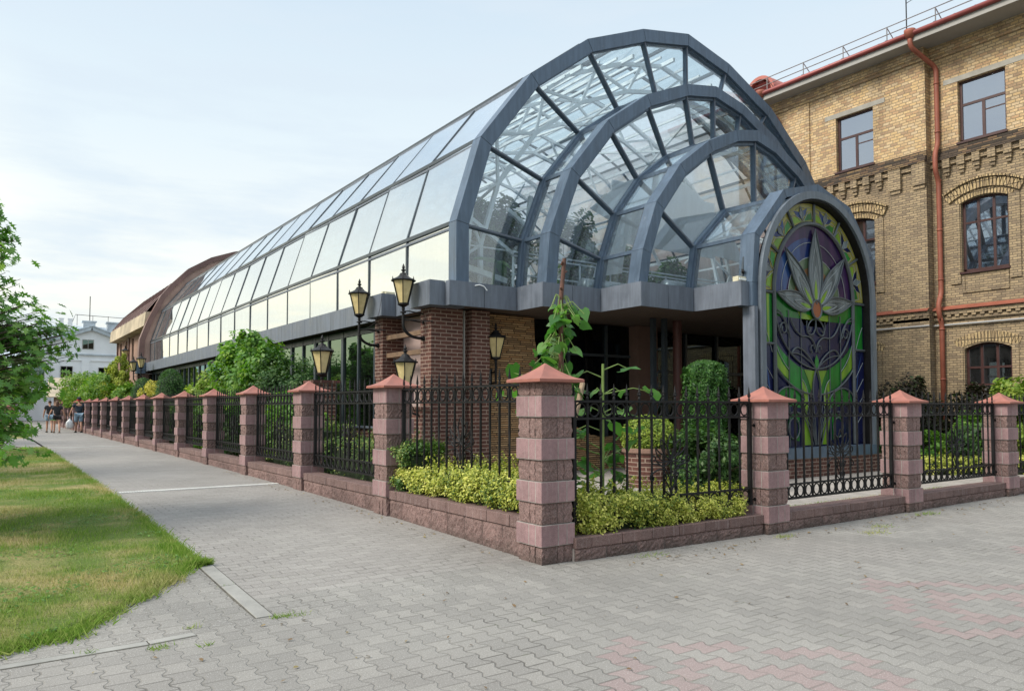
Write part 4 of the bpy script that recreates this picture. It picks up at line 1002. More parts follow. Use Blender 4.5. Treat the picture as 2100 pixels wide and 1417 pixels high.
def bz(p0,p1,p2,p3,n=12): return [tuple((1-t)**3*p0[k]+3*(1-t)**2*t*p1[k]+3*(1-t)*t*t*p2[k]+t**3*p3[k] for k in (0,1)) for t in [i/n for i in range(n+1)]]
piece('navy',inn,0)
io=ell(1.46,1.60,3.84,30)
# upper field: violet with blue bands
piece('purple',ell(1.45,1.58,3.84,30)[:],1)
piece('blue',[(-1.44,3.84)]+[(-1.43*math.cos(PI*i/30),3.84+1.3*math.sin(PI*i/30)) for i in range(1,14)]+[(-.1,5.1),(-.1,4.6),(-.5,4.5),(-.9,4.2),(-1.05,3.84)],2)
piece('blue',[(-1.40,3.84),(-1.38,4.1),(-1.25,4.6),(-1.12,4.2),(-1.2,3.84)],3)
piece('mint',[(-.95*math.cos(PI*i/20),3.84+.88*math.sin(PI*i/20)) for i in range(21)],3)
piece('sand',[(-.72*math.cos(PI*i/20),3.84+.66*math.sin(PI*i/20)) for i in range(21)],4)
piece('mint',[(-.55*math.cos(PI*i/20),3.84+.50*math.sin(PI*i/20)) for i in range(21)],5)
came([(-.95*math.cos(PI*i/20),3.84+.88*math.sin(PI*i/20)) for i in range(21)],.008,5,M_lead2); came([(-1.2*math.cos(PI*i/20),3.84+1.2*math.sin(PI*i/20)) for i in range(21)],.007,5,M_lead2)
# lower centre field
piece('green',[(-1.43,3.84),(1.43,3.84),(1.43,3.25),(1.0,3.0),(.5,2.95),(0,3.3),(-.5,2.95),(-1.0,3.0),(-1.43,3.4)],2)
piece('lime',[(-.62,3.5),(-.2,3.45),(0,3.38),(.2,3.45),(.62,3.5),(.4,3.22),(.05,3.2),(-.05,3.2),(-.4,3.22)],3)
U1=bz((-1.42,3.35),(-1.25,2.75),(-.75,2.32),(0,2.29)); U1=U1+[(-x,z) for x,z in U1[-2::-1]]
U2=bz((-1.42,2.30),(-1.1,1.98),(-.7,1.78),(-.15,1.74)); U2r=[(-x,z) for x,z in U2[::-1]]
piece('navy',U1,3)
piece('green',[(-1.42,2.85)]+bz((-1.42,2.85),(-1.2,2.6),(-.7,2.3),(-.15,2.2),6)+[(-.15,1.76),(-.7,1.80),(-1.42,2.3)],2); piece('green',[(1.42,2.85)]+bz((1.42,2.85),(1.2,2.6),(.7,2.3),(.15,2.2),6)+[(.15,1.76),(.7,1.80),(1.42,2.3)],2)
for s in (-1,1):
    f=lambda l:[(s*x,z) for x,z in l]
    piece('lime',f([(1.43,2.85),(1.38,2.66),(1.2,2.4),(.98,2.22),(.98,2.05),(1.15,2.15),(1.43,2.35)]),4); came(f(bz((1.43,2.87),(1.35,2.6),(1.15,2.4),(.96,2.25))),.007,6,M_lead2)
    piece('lime',f([(.03,2.25),(.42,2.27),(.30,2.1),(.20,1.9),(.17,1.78),(.10,2.0)]),4)
    piece('lime',f([(.52,2.05),(.40,1.95),(.28,1.75),(.30,1.45),(.40,1.2),(.52,1.5)]),4); came(f(bz((.52,2.07),(.32,1.95),(.27,1.7),(.30,1.45))),.007,6,M_lead2)
    piece('navy',f([(.05,2.2),(.13,2.0),(.15,1.7),(.10,1.2),(0,.7),(0,2.2)]),5); piece('green',f([(.56,1.74),(.75,1.86),(1.05,1.89),(1.38,1.75),(1.42,1.55),(.56,1.45)]),3)
    piece('lime',f([(.36,1.6),(.52,1.2),(.42,.66),(.2,.66)]),3); piece('green',f([(.60,1.35),(.95,1.30),(1.02,1.05),(.9,.8),(.62,.75)]),3); piece('navy',[(s*.82+.17*math.cos(a),1.02+.2*math.sin(a)) for a in [2*PI*i/14 for i in range(14)]],4)
    came([(s*.82+.19*math.cos(a),1.02+.22*math.sin(a)) for a in [2*PI*i/16 for i in range(16)]],.014,8,closed=True)
    # scroll pairs
    came(f(bz((0,3.38),(.30,3.36),(.42,3.02),(.20,3.02))),.017,10); came(f(bz((.20,3.02),(.02,3.04),(0,3.2),(0,3.38))),.017,10); came(f(bz((.33,3.32),(.40,3.10),(.22,3.02),(.20,3.17))),.013,11)
    came(f([(1.15+.13*(1-t*.6)*math.cos(t*7),3.10+.14*(1-t*.6)*math.sin(t*7)) for t in [i/18 for i in range(19)]]),.015,11); came(f(bz((1.42,3.42),(1.15,3.42),(1.0,3.2),(.92,2.9))),.015,10); came(f(bz((.92,3.35),(.80,3.1),(.6,2.95),(.4,2.98))),.017,10)
    came(f(bz((.4,2.98),(.15,3.0),(.02,2.85),(0,2.65))),.017,10); came([(s*.13+.065*math.cos(a),2.72+.08*math.sin(a)) for a in [2*PI*i/12 for i in range(10)]],.012,10)
    came(f(bz((.88,2.60),(.75,2.85),(.35,2.7),(.03,2.30))),.017,11); came(f(bz((.88,2.60),(.55,2.62),(.3,2.5),(.03,2.30))),.013,11); came(f(bz((1.44,3.5),(1.05,3.42),(1.15,3.15),(1.0,3.0))),.013,10)
    came(f(bz((.02,2.28),(.15,2.05),(.17,1.8),(.12,1.6))),.016,11); came(f(bz((.45,1.62),(.58,1.85),(1.15,2.05),(1.43,1.70))),.017,11)
    for q in range(5): came(f(bz((0.02+q*.015,.66),(.05+q*.03,1.0),(.08+q*.06,1.2),(.12+q*.10,1.55-q*.04))),.009,9)
    came(f(bz((.15,.66),(.35,1.1),(.45,1.45),(.95,1.35))),.013,10)
    # narrow side strips
    piece('green',f([(1.50,3.80),(1.90,3.80),(1.90,2.80),(1.50,2.80)]),2); piece('lime' if s<0 else 'green',f([(1.60,3.8),(1.68,3.8),(1.66,2.8),(1.60,2.8)]),3)
    piece('navy',f([(1.50,2.75),(1.90,2.75),(1.90,.66),(1.50,.66)]),2); piece('blue',f([(1.85,2.7),(1.72,2.35),(1.66,2.0),(1.62,1.7),(1.60,1.9),(1.70,2.4)]),3)
    came(f(bz((1.88,3.3),(1.72,3.1),(1.66,2.9),(1.52,2.6))),.007,5,M_lead2)
    for z in (3.83,2.77): came(f([(1.46,z),(1.94,z)]),.028,8)
    for q in range(4): came(f([(1.5,1.0+q*.35),(1.88,1.35+q*.38)]),.006,5,M_lead2)
    came(f([(1.46,.64),(1.46,3.84)]),.042,10)
came(U1,.018,10); came(U2,.018,10); came(U2r,.018,10)
for x in (-.96,-.53,.53,.96): came([(x,.64),(x,3.5)],.010,7)
piece('green',[(0,2.6),(-.07,2.48),(-.07,2.38),(0,2.29),(.07,2.38),(.07,2.48)],12)
# yellow crown cells between the two arcs
def seg(a0,a1,r0x,r0z,r1x,r1z,n=6):
    A=[(-r1x*math.cos(R(a0+(a1-a0)*i/n)),3.86+r1z*math.sin(R(a0+(a1-a0)*i/n))) for i in range(n+1)]
    B=[(-r0x*math.cos(R(a0+(a1-a0)*i/n)),3.86+r0z*math.sin(R(a0+(a1-a0)*i/n))) for i in range(n,-1,-1)]
    return A+B
def PO(a,t,off=0): 
    rx=1.50+(1.92-1.50)*t; rz=1.64+(2.0-1.64)*t; return (-rx*math.cos(R(a+off)),3.86+rz*math.sin(R(a+off)))
for k in range(6):
    a0,a1=k*30,(k+1)*30; am=(a0+a1)/2
    piece('yellow',seg(a0+.5,a1-.5,1.5,1.64,1.93,2.03),3)
    for s in (-1,1):
        piece('blue' if k in(1,2,3) else 'navy',[PO(am,.15),PO(am,.45,s*6),PO(am,.80,s*8),PO(am,.62,s*1.5)],4)
        g_=[PO(am,.05,s*2),PO(am,.12,s*12.5),PO(am,.50,s*12),PO(am,.38,s*6)]; piece('green' if s>0 else 'lime',g_,5)
        came([PO(am,.02,s*1),PO(am,.55,s*8),PO(am,.60,s*12),PO(am,.15,s*13.5)],.006,7,M_lead2)
        came([PO(am,.85,s*12),PO(am,.78,s*6),PO(am,.9,0)],.005,7,M_lead2)
    piece('clear',[PO(am,.05),PO(am,.50,-2.6),PO(am,.95),PO(am,.50,2.6)],6); came([PO(am,.05),PO(am,.50,-2.6),PO(am,.95),PO(am,.50,2.6)],.006,8,M_lead2,closed=True)
    if k: came([PO(a0,-.05),PO(a0,1.05)],.030,10)
came(ell(1.47,1.61,3.84,30),.045,10)
# the big flower
def petal(tip,base,wl,wr,cm):
    t=Vector((tip[0],tip[1])); b=Vector((base[0],base[1])); d=t-b; L=d.length; d/=L; n=Vector((-d.y,d.x))
    def side(s,w,k=1): return [tuple(b+d*(L*k)*u+n*s*w*math.sin(PI*u**.85)**.9*(1-.25*u)) for u in [i/12 for i in range(13)]]
    for sc,col,lay,r,m in ((1,'clear',13,.019,M_lead),):
        pts=side(1,wl)+side(-1,wr)[-2:0:-1]; piece(col,pts,lay); came(pts,r,lay+3,m,closed=True,name='petal_came')
    p2=side(1,wl*.62,.78)+side(-1,wr*.62,.78)[-2:0:-1]; came(p2,.0065,lay+2,M_lead2,closed=True)
    p3=side(1,wl*.36,.50)+side(-1,wr*.36,.50)[-2:0:-1]; piece('clear' ,p3,lay+1); came(p3,.008,lay+2,M_lead2,closed=True); 
    p4=side(1,wl*.22,.33)+side(-1,wr*.22,.33)[-2:0:-1]; piece('lime' ,p4,lay+2)
    came([tuple(b+d*L*.78),tuple(t)],.0065,lay+2,M_lead2)
petal((-1.08,4.80),(-.12,3.66),.235,.235,0); petal((1.10,4.80),(.12,3.68),.235,.235,0)
petal((-1.40,3.84),(-.18,3.60),.20,.22,0); petal((1.44,3.84),(.18,3.60),.22,.20,0)
petal((0,5.33),(0,3.70),.285,.285,0)
cc=[(.175*math.cos(2*PI*i/20),3.58+.20*math.sin(2*PI*i/20)) for i in range(20)]
piece('amber',cc,17,'flower_centre'); came(cc,.022,18,None,True)
# ================= brick building on the right =================
BB=thing('brick_building','three storey yellow brick building with red roof and arched windows beside the greenhouse','building',(22.5,9,0))
XA,XB=22.5,22.78   # projecting part (Y>10.65) / recessed bay
def wallwin(x,y0,y1,z0,z1,openings,m,name='wall',thick=.35):
    """wall facing -X with arched/straight openings: list (yc,half,zb,zt,rise)"""
    ops=sorted(openings,key=lambda o:o[0]); mb=MB(); y=y0
    def q(a,b,c,d):
        if b-a>1e-4 and d-c>1e-4: mb.add([(x,a,c),(x,b,c),(x,b,d),(x,a,d)],[(0,3,2,1)])
    for yc,h,zb,zt,rise in ops:
        if zb>=z1 or zt<=z0: continue
        q(y,yc-h,z0,z1); q(yc-h,yc+h,z0,zb)
        n=10; arc=[(yc-h+2*h*i/n, zt-rise+rise*(1-((i/n)*2-1)**2)) for i in range(n+1)]
        for a,b in zip(arc[:-1],arc[1:]): mb.add([(x,a[0],a[1]),(x,b[0],b[1]),(x,b[0],z1),(x,a[0],z1)],[(0,3,2,1)]); mb.add([(x,a[0],a[1]),(x,b[0],b[1]),(x+thick,b[0],b[1]),(x+thick,a[0],a[1])],[(0,1,2,3)])
        mb.add([(x,yc-h,zb),(x+thick,yc-h,zb),(x+thick,yc-h,zt-rise),(x,yc-h,zt-rise)],[(0,1,2,3)]); mb.add([(x,yc+h,zb),(x+thick,yc+h,zb),(x+thick,yc+h,zt-rise),(x,yc+h,zt-rise)],[(3,2,1,0)])
        mb.add([(x,yc-h,zb),(x,yc+h,zb),(x+thick,yc+h,zb),(x+thick,yc-h,zb)],[(0,1,2,3)]); y=yc+h
    q(y,y1,z0,z1); return obj(name,mb,m,BB)
ZB=8.62
WY=[-1.53,2.07,5.67,9.27,12.87,16.47,20.07,23.67,27.27]
def wins(y0,y1): return [w for w in WY if y0<w<y1]
BAYS=[(XB,4.4,10.65),(XA,10.65,30)]
for x,y0,y1 in BAYS:
    lo=[(w,.60,.9,3.28,.16) for w in wins(y0,y1)]+[]; mid=[(w,.61,5.32,7.42,.11) for w in wins(y0,y1)]; up=[(w,.62,9.08,10.86,0) for w in wins(y0,y1)]
    wallwin(x,y0,y1,-.1,4.30,lo,M_brickY); wallwin(x,y0,y1,4.30,ZB+.22,mid,M_brickY); wallwin(x,y0,y1,ZB+.22,12.1,up,M_brickU,'upper_wall')
mb=MB(); mb.box(XA,XB+.3,10.65,10.66,-.1,8.84); obj('corner_return',mb,M_brickY,BB); mb=MB(); mb.box(XA,XB+.3,10.65,10.66,8.84,12.1); obj('corner_return',mb,M_brickU,BB)
mb=MB(); mb.box(XB,XB+12,4.2,4.4,-.1,12.1); obj('end_wall',mb,M_brickY,BB); mb=MB(); mb.box(XA,XB+8,30,30.2,-.1,12.1); obj('end_wall',mb,M_brickY,BB)
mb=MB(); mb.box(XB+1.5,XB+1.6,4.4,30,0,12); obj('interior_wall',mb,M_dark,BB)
M_stain=brick('stained_dark_brick',((.16,.10,.06),(.09,.065,.045),(.22,.15,.08),(.05,.04,.03)),(.05,.04,.035),.25,.075,.012,stain=.5)
M_curtain=plain('white_curtain',(.55,.56,.56),.8,0,.12,3,.1)
def bwindow(x,yc,h,zb,zt,rise,kind):
    xi=x+.16; fr=MB(); w=.05
    n=10; arc=[(yc-h+2*h*i/n, zt-rise+rise*(1-((i/n)*2-1)**2)) for i in range(n+1)]
    for a,b in zip(arc[:-1],arc[1:]): fr.beam((xi,*a),(xi,*b),.10,.08,(1,0,0))
    fr.box(xi-.03,xi+.05,yc-h,yc-h+.07,zb,zt-rise); fr.box(xi-.03,xi+.05,yc+h-.07,yc+h,zb,zt-rise); fr.box(xi-.03,xi+.05,yc-h,yc+h,zb,zb+.08)
    if kind=='up':
        fr.box(xi-.025,xi+.045,yc-h+.07,yc+h-.07,zt-.72,zt-.65); fr.box(xi-.02,xi+.04,yc-.04,yc+.04,zb+.08,zt-.72); fr.box(xi-.01,xi+.03,yc-h+.07,yc-.04,zt-1.0,zt-.965); 
    else:
        for s in (-.2,.2): fr.box(xi-.025,xi+.045,yc+s-.035,yc+s+.035,zb+.08,zt-.03)
        fr.box(xi-.022,xi+.042,yc-h+.07,yc+h-.07,zt-.72,zt-.66)
        if kind=='gnd': fr.box(xi-.022,xi+.042,yc-h+.07,yc+h-.07,zt-1.2,zt-1.15)
    f=obj('window',fr,M_frameB,BB)
    mb=MB(); mb.prismX(arc+[(yc+h,zb),(yc-h,zb)],xi+.0,xi+.012); obj('pane',mb,M_winglass,f)
    if kind=='mid':
        mb=MB(); b=len(mb.v)
        for s0,s1 in ((-h+.05,-h+.45),(h-.42,h-.05)):
            n=16; pts=[(xi+.25+.03*math.sin(i*2.1),yc+s0+(s1-s0)*i/n) for i in range(n+1)]
            for a,c in zip(pts[:-1],pts[1:]): mb.add([(a[0],a[1],zb+.05),(c[0],c[1],zb+.05),(c[0],c[1],zt-.1),(a[0],a[1],zt-.1)],[(0,1,2,3)])
        obj('curtain',mb,M_curtain,f)
    if kind=='up' :
        mb=MB(); mb.box(xi+.3,xi+.32,yc-h+.05,yc+h-.05,zb,zb+.9); obj('blind',mb,M_curtain,f)
    if kind!='gnd':
        mb=MB(); mb.box(x-.06,x+.16,yc-h-.04,yc+h+.04,zb-.06,zb-.005); obj('sill',mb,M_frameB,f)
    else:
        mb=MB(); mb.box(xi+.25,xi+.27,yc+h-.30,yc+h-.12,zb,zt-.3); obj('curtain',mb,M_curtain,f)
for x,y0,y1 in BAYS:
    for w in wins(y0,y1):
        bwindow(x,w,.60,.9,3.28,.16,'gnd'); bwindow(x,w,.61,5.32,7.42,.11,'mid'); bwindow(x,w,.62,9.08,10.86,0,'up')
        # arch surrounds of soldier bricks
        def arch(h,zs,rise,t,d,name):
            n=18; L=[(w-h+2*h*i/n, zs+rise*(1-((i/n)*2-1)**2)) for i in range(n+1)]; 
            mb=MB()
            for i in range(n+1):
                # each brick a wedge leaning with the arch
                yy,zz=L[i]; sl=-4*rise*((i/n)*2-1)/(2*h)*1.0; nv=Vector((0,-sl,1)).normalized(); tv=Vector((0,1,sl)).normalized()
                c=Vector((0,yy,zz)); wd=(2*h/n)*.44*math.sqrt(1+sl*sl)
                pts=[c-tv*wd,c+tv*wd,c+tv*wd+nv*t,c-tv*wd+nv*t]
                mb.prismX([(p.y,p.z) for p in pts],x-d,x+.02)
            obj(name,mb,M_soldier,BB)
        arch(.66,7.27,.17,.14,.035,'window_arch'); arch(.86,7.38,.26,.24,.07,'window_arch'); arch(.98,7.62,.28,.055,.12,'window_arch_label')
        arch(.72,3.14,.17,.28,.02,'window_arch')
        # jamb bands, panel under sill
        for s in (-1,1):
            mb=MB(); mb.box(x-.045,x+.01,w+s*.63,w+s*.90,5.0,7.3); obj('window_jamb',mb,M_brickY,BB)
            mb=MB(); mb.box(x-.035,x+.01,w+s*.63,w+s*.78,.4,3.2); obj('window_jamb',mb,M_brickY,BB)
        mb=MB(); mb.box(x-.04,x+.01,w-.60,w+.60,4.72,4.78); mb.box(x-.04,x+.01,w-.60,w-.53,4.78,5.20); mb.box(x-.04,x+.01,w+.53,w+.60,4.78,5.20); obj('sill_panel',mb,M_brickY,BB)
        mb=MB(); mb.box(x-.012,x+.02,w-1.0 if x==XA else w-3,w+1.0,10.87,11.02); obj('concrete_lintel',mb,plain('grey_lintel',(.30,.285,.25),.85,0,.15,5,.2),BB)
    # string courses, corbels
    mb=MB(); mb.box(x-.10,x+.01,y0,y1,8.74,8.86); obj('string_course',mb,M_stain,BB)
    mb=MB(); mb.box(x-.15,x+.01,y0,y1,8.66,8.74); obj('string_course',mb,M_stain,BB)
    mb=MB(); mb.box(x-.03,x+.01,y0,y1,8.86,9.02); obj('stained_band',mb,M_stain,BB)
    mb=MB(); mb.box(x-.07,x+.01,y0,y1,8.50,8.66); obj('corbel_band',mb,M_brickY,BB)
    k=int((y1-y0)/.40)
    for i in range(k):
        yy=y0+.2+i*.40
        if yy>18.5 or yy<5: continue
        if 10.65<yy<11.8: continue
        mb=MB(); mb.box(x-.14,x+.01,yy-.10,yy+.10,8.40,8.655); mb.box(x-.10,x+.01,yy-.08,yy+.08,8.28,8.40); mb.box(x-.06,x+.01,yy-.06,yy+.06,8.18,8.28); obj('corbel',mb,M_brickY,BB)
    mb=MB(); mb.box(x-.05,x+.01,y0,y1,11.72,11.82); mb.box(x-.09,x+.01,y0,y1,11.82,12.1); obj('eaves_band',mb,M_brickU,BB)
    mb=MB(); mb.box(x-.06,x+.01,y0,y1,3.98,4.06); mb.box(x-.10,x+.01,y0,y1,4.14,4.26); obj('belt_course',mb,M_brickY,BB)
    k=int((y1-y0)/.22); mb=MB(); pl=[(x+.01,y1),(x+.01,y0)]
    for i in range(k): q0=y0+.05+i*.22; pl+=[(x-.02,q0),(x-.095,q0),(x-.095,q0+.11),(x-.02,q0+.11)]
    b=len(pl)-2; F=pl[2:]; mb.v=[(a,c,4.062) for a,c in F]+[(a,c,4.138) for a,c in F]
    for i in range(b-1): mb.f.append((i,i+1,i+1+b,i+b))
    for i in range(0,b-3,4): mb.f+=[(i,i+3,i+2,i+1),(i+b,i+1+b,i+2+b,i+3+b)]
    obj('dentil_band',mb,M_brickY,BB)
    mb=MB(); mb.add([(x-.16,y0,4.30),(x-.16,y1,4.30),(x+.01,y1,4.40),(x+.01,y0,4.40),(x-.16,y0,4.27),(x-.16,y1,4.27)],[(0,1,2,3),(4,5,1,0)]); obj('orange_flashing',mb,M_drain,BB)
    mb=MB(); mb.tube([(x-.07,y0,3.84),(x-.07,y1,3.84)],.028,8); obj('grey_conduit',mb,plain('grey_pvc',(.33,.33,.33),.5,0,.05,4,.02),BB)
# corner piers of the projecting part
for y0,y1 in ((10.66,11.05),(11.38,11.75)):
    mb=MB(); mb.box(XA-.13,XA+.01,y0,y1,8.02,8.66); mb.box(XA-.09,XA+.01,y0+.03,y1-.03,7.9,8.02); obj('pier_head',mb,M_brickY,BB)
mb=MB(); mb.box(XA-.06,XA+.01,10.655,11.72,-.1,7.9); obj('pier',mb,M_brickY,BB)
mb=MB(); mb.box(XA-.05,XA+.01,14.42,15.2,8.87,11.7); obj('upper_pilaster',mb,M_brickU,BB)
# eaves, gutter, roof
mb=MB(); mb.box(XA-.62,XB+.3,4.0,30.3,12.10,12.16); obj('soffit',mb,M_soffit,BB)
mb=MB(); mb.box(XA-.66,XA-.62,4.0,30.3,12.09,12.26); obj('fascia',mb,M_soffit,BB)
mb=MB(); mb.tube([(XA-.70,4.0,12.32),(XA-.70,30.3,12.32)],.075,12); obj('gutter',mb,M_roofred,BB,smooth=True)
mb=MB(); mb.add([(XA-.72,4.0,12.36),(XA-.72,30.3,12.36),(XA+6,30.3,15.2),(XA+6,4.0,15.2),(XA+13,30.3,12.2),(XA+13,4.0,12.2)],[(0,3,2,1),(3,5,4,2)])
for i in range(48): y=4.1+i*.54; mb.beam((XA-.70,y,12.385),(XA+6,y,15.225),.03,.045)
obj('roof',mb,M_roofred,BB)
mb=MB()
for i in range(18):
    y=4.5+i*1.42; xr=XA-.30; mb.tube([(xr,y,12.5),(xr,y,13.02)],.016,6); mb.tube([(xr+.45,y,12.72),(xr,y,13.0)],.014,6); mb.beam((xr-.1,y,12.56),(xr+.5,y,12.80),.04,.02)
for z in (12.78,13.01): mb.tube([(XA-.30,4.1,z),(XA-.30,30,z)],.015,6)
obj('roof_railing',mb,plain('galvanised',(.22,.21,.21),.5,.4,.1,5,.05),BB)
for yc in (16.45,7.75):
    mb=MB(); pr=[(yc-.62,12.55)]+[(yc-.62*math.cos(PI*i/14),12.75+.62*math.sin(PI*i/14)) for i in range(15)]+[(yc+.62,12.55)]
    ip=[(yc-.50,12.55)]+[(yc-.50*math.cos(PI*i/14),12.75+.50*math.sin(PI*i/14)) for i in range(15)]+[(yc+.50,12.55)]
    for a,b,c,d in zip(pr[:-1],pr[1:],ip[:-1],ip[1:]):
        mb.add([(XA+.05,*a),(XA+.05,*b),(XA+.05,*d),(XA+.05,*c)],[(0,1,2,3)]); mb.add([(XA+.05,*a),(XA+.05,*b),(XA+2,*b),(XA+2,*a)],[(3,2,1,0)]); mb.add([(XA+.05,*c),(XA+.05,*d),(XA+.5,*d),(XA+.5,*c)],[(0,1,2,3)])
    d=obj('roof_vent',mb,plain('vent_red',(.40,.13,.10),.6,0,.1,4,.05),BB)
    mb=MB(); mb.prismX(ip,XA+.30,XA+.32); obj('vent_opening',mb,M_dark,d)
    mb=MB(); 
    for i in range(7): z=12.62+i*.10; hw=.48 if z<12.75 else math.sqrt(max(.01,.48**2-(z-12.75)**2)); mb.beam((XA+.2,yc-hw,z),(XA+.2,yc+hw,z),.08,.02,(1,0,.6))
    obj('louvre',mb,M_roofred,d)
def drainpipe(pts,r=.068):
    mb=MB(); mb.tube(pts,r,14); 
    for z in np.arange(.8,11,1.45): mb.tube([(pts[-1][0],pts[-1][1],z),(pts[-1][0],pts[-1][1],z+.05)],r+.012,14)
    mb.lathe([(r+.03,0),(r+.09,.16),(r+.09,.24)],14,(pts[0][0],pts[0][1],pts[0][2]-.1)); obj('drainpipe',mb,M_drain,BB,smooth=True)
def bend(p):
    out=[]
    P=[Vector(q) for q in p]
    out.append(P[0])
    for a,b,c in zip(P[:-2],P[1:-1],P[2:]):
        r=.16; u=b+(a-b).normalized()*min(r,(a-b).length/2); w=b+(c-b).normalized()*min(r,(c-b).length/2)
        for i in range(6): t=i/5; out.append(u*(1-t)**2+b*2*t*(1-t)+w*t*t)
    out.append(P[-1]); return out
drainpipe(bend([(XA-.70,10.72,12.3),(XA-.70,10.72,11.95),(XB-.10,10.42,11.45),(XB-.10,10.42,9.15),(XB-.28,10.42,8.85),(XB-.28,10.42,8.35),(XB-.10,10.42,8.05),(XB-.10,10.42,4.75),(XB-.26,10.42,4.5),(XB-.26,10.42,4.15),(XB-.10,10.42,3.9),(XB-.10,10.42,.2)]))
drainpipe(bend([(XA-.70,15.85,12.3),(XA-.70,15.85,11.95),(XA-.10,15.55,11.45),(XA-.10,15.55,.2)]))
mb=MB(); mb.tube([(XA+1.2,11.75,13),(XA+1.2,11.75,15.0)],.018,6)
for i in range(5): mb.tube([(XA+1.2,11.75,14.3+i*.16),(XA+1.2,11.5,14.36+i*.16)],.010,5)
obj('roof_antenna',mb,M_iron,BB)

# ================= brown building behind the greenhouse =================
BR=thing('brown_building','brownish pink building with dark curved gable edge at the far end of the greenhouse','building',(10,46.7,0))
HB=[(-7.53,0),(-7.53,3.5),(-7.45,5.3),(-7.05,6.45),(-6.40,7.85),(-5.88,8.55),(-4.95,9.55),(-3.70,10.35),(-2.4,10.85),(-1,11.2),(0,11.3)]
BP=[(XC+x,z) for x,z in full(HB)]
mb=MB(); mb.prismY(BP,46.62,46.95); obj('gable_wall',mb,plain('pink_render',(.36,.24,.20),.85,0,.16,1.6,.2),BR)
mb=MB(); mb.bandY(offs(BP,-.06),offs(BP,.22),46.50,46.98)
MBR=plain('dark_brown_metal',(.15,.083,.072),.5,.1,.12,3,.05); obj('gable_edge',mb,MBR,BR)
# broken render flakes
XF=7.95
mb=MB(); 
ys=[46.98]; wy=[49.2,51.6,54.4,57.0,59.6]
y=46.98
for w in wy:
    mb.box(XF,XF+.35,y,w-.42,0,6.4); mb.box(XF,XF+.35,w-.42,w+.42,0,3.95); mb.box(XF,XF+.35,w-.42,w+.42,6.0,6.4); y=w+.42
mb.box(XF,XF+.35,y,61,0,6.4); mb.box(XF,21.3,60.8,61,0,6.4); obj('wall',mb,M_brownpl,BR)
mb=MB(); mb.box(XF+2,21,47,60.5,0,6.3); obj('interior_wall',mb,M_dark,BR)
for w in wy:
    mb=MB(); mb.box(XF+.22,XF+.27,w-.42,w+.42,3.95,6.0); f=obj('window',mb,M_frameB,BR)
    mb=MB(); mb.box(XF+.20,XF+.21,w-.36,w-.02,4.0,5.95); mb.box(XF+.20,XF+.21,w+.02,w+.36,4.0,5.95); obj('pane',mb,M_winglass,f)
    mb=MB(); mb.box(XF-.05,XF+.2,w-.46,w+.46,3.88,3.945); obj('sill',mb,M_soffit,f)
for yy in (47.6,55.7,60.9):
    mb=MB(); mb.box(XF-.10,XF-.002,yy-.10,yy+.10,0,6.2); obj('brown_downpipe',mb,MBR,BR)
mb=MB(); mb.prismY([(7.42,6.15),(7.5,6.95),(8.3,7.02),(8.3,6.1)],46.99,61.3); obj('fascia_board',mb,plain('beige_fascia',(.42,.35,.25),.8,0,.25,1.4,.15),BR)
mb=MB(); rf=[(7.55,7.0),(8.25,7.95),(9.6,9.3),(11.0,10.05),(14.65,11.1),(18.3,10.05),(19.7,9.3),(21.4,7.0)]
for a,b in zip(rf[:-1],rf[1:]): mb.add([(a[0],47,a[1]),(a[0],61.2,a[1]),(b[0],61.2,b[1]),(b[0],47,b[1])],[(0,3,2,1)])
mb.add([(x,61.2,z) for x,z in rf],[tuple(range(len(rf)))])
for k in range(12):
    y=47.6+k*1.2
    for a,b in zip(rf[:4],rf[1:5]): mb.beam((a[0],y,a[1]+.03),(b[0],y,b[1]+.03),.04,.06,(0,1,0))
obj('roof',mb,MBR,BR)
mb=MB(); mb.box(6.95,7.4,46.05,46.6,3.35,4.0); obj('grey_corner_box',mb,M_steel,BR)
mb=MB(); mb.box(7.2,7.6,46.1,46.6,0,3.35); obj('brick_pier',mb,M_brickR,BR)

# ================= far white building etc =================
WB=thing('white_building','long white plastered building with low gable far down the street','building',(10,90,0))
M_wh=plain('white_plaster',(.76,.78,.80),.85,0,.08,.6,.1); M_roofg=plain('pale_grey_roof',(.45,.51,.56),.6,.1,.25,1.2,.1)
y=90
mb=MB(); mb.prismY([(2.6,0),(16.5,0),(16.5,7.0),(9.2,9.7),(2.6,7.25)],y,y+14); obj('wall',mb,M_wh,WB)
for a,b in (((2.1,7.12),(9.2,9.82)),((9.2,9.82),(16.9,6.95))):
    mb=MB(); mb.beam((a[0],y-.25,a[1]+.06),(b[0],y-.25,b[1]+.06),.5,.22,(0,1,0)); obj('roof_edge',mb,M_roofg,WB)
    mb=MB(); mb.add([(a[0],y-.45,a[1]+.2),(b[0],y-.45,b[1]+.2),(b[0],y+14,b[1]+.2),(a[0],y+14,a[1]+.2)],[(0,1,2,3)]); obj('roof',mb,M_roofg,WB)
mb=MB(); mb.box(2.6,16.5,y-.18,y-.001,6.95,7.08); obj('cornice',mb,M_roofg,WB)
mb=MB(); mb.box(2.6,16.5,y-.10,y-.001,6.35,6.5); obj('cornice',mb,M_wh,WB)
for x in (3.1,6.0,8.7,11.4): mb=MB(); mb.box(x-.35,x+.35,y-.12,y-.002,0,6.35); obj('pilaster',mb,M_wh,WB)
def pw(x,z0,z1,w=.75,root=WB,yy=y):
    mb=MB(); mb.box(x-w/2-.06,x+w/2+.06,yy-.06,yy-.003,z0-.06,z1+.06); f=obj('window_frame',mb,M_soffit,root)
    mb=MB(); mb.box(x-w/2,x-.03,yy-.07,yy-.062,z0,z1); mb.box(x+.03,x+w/2,yy-.07,yy-.062,z0,z1); obj('pane',mb,M_lowglass,f)
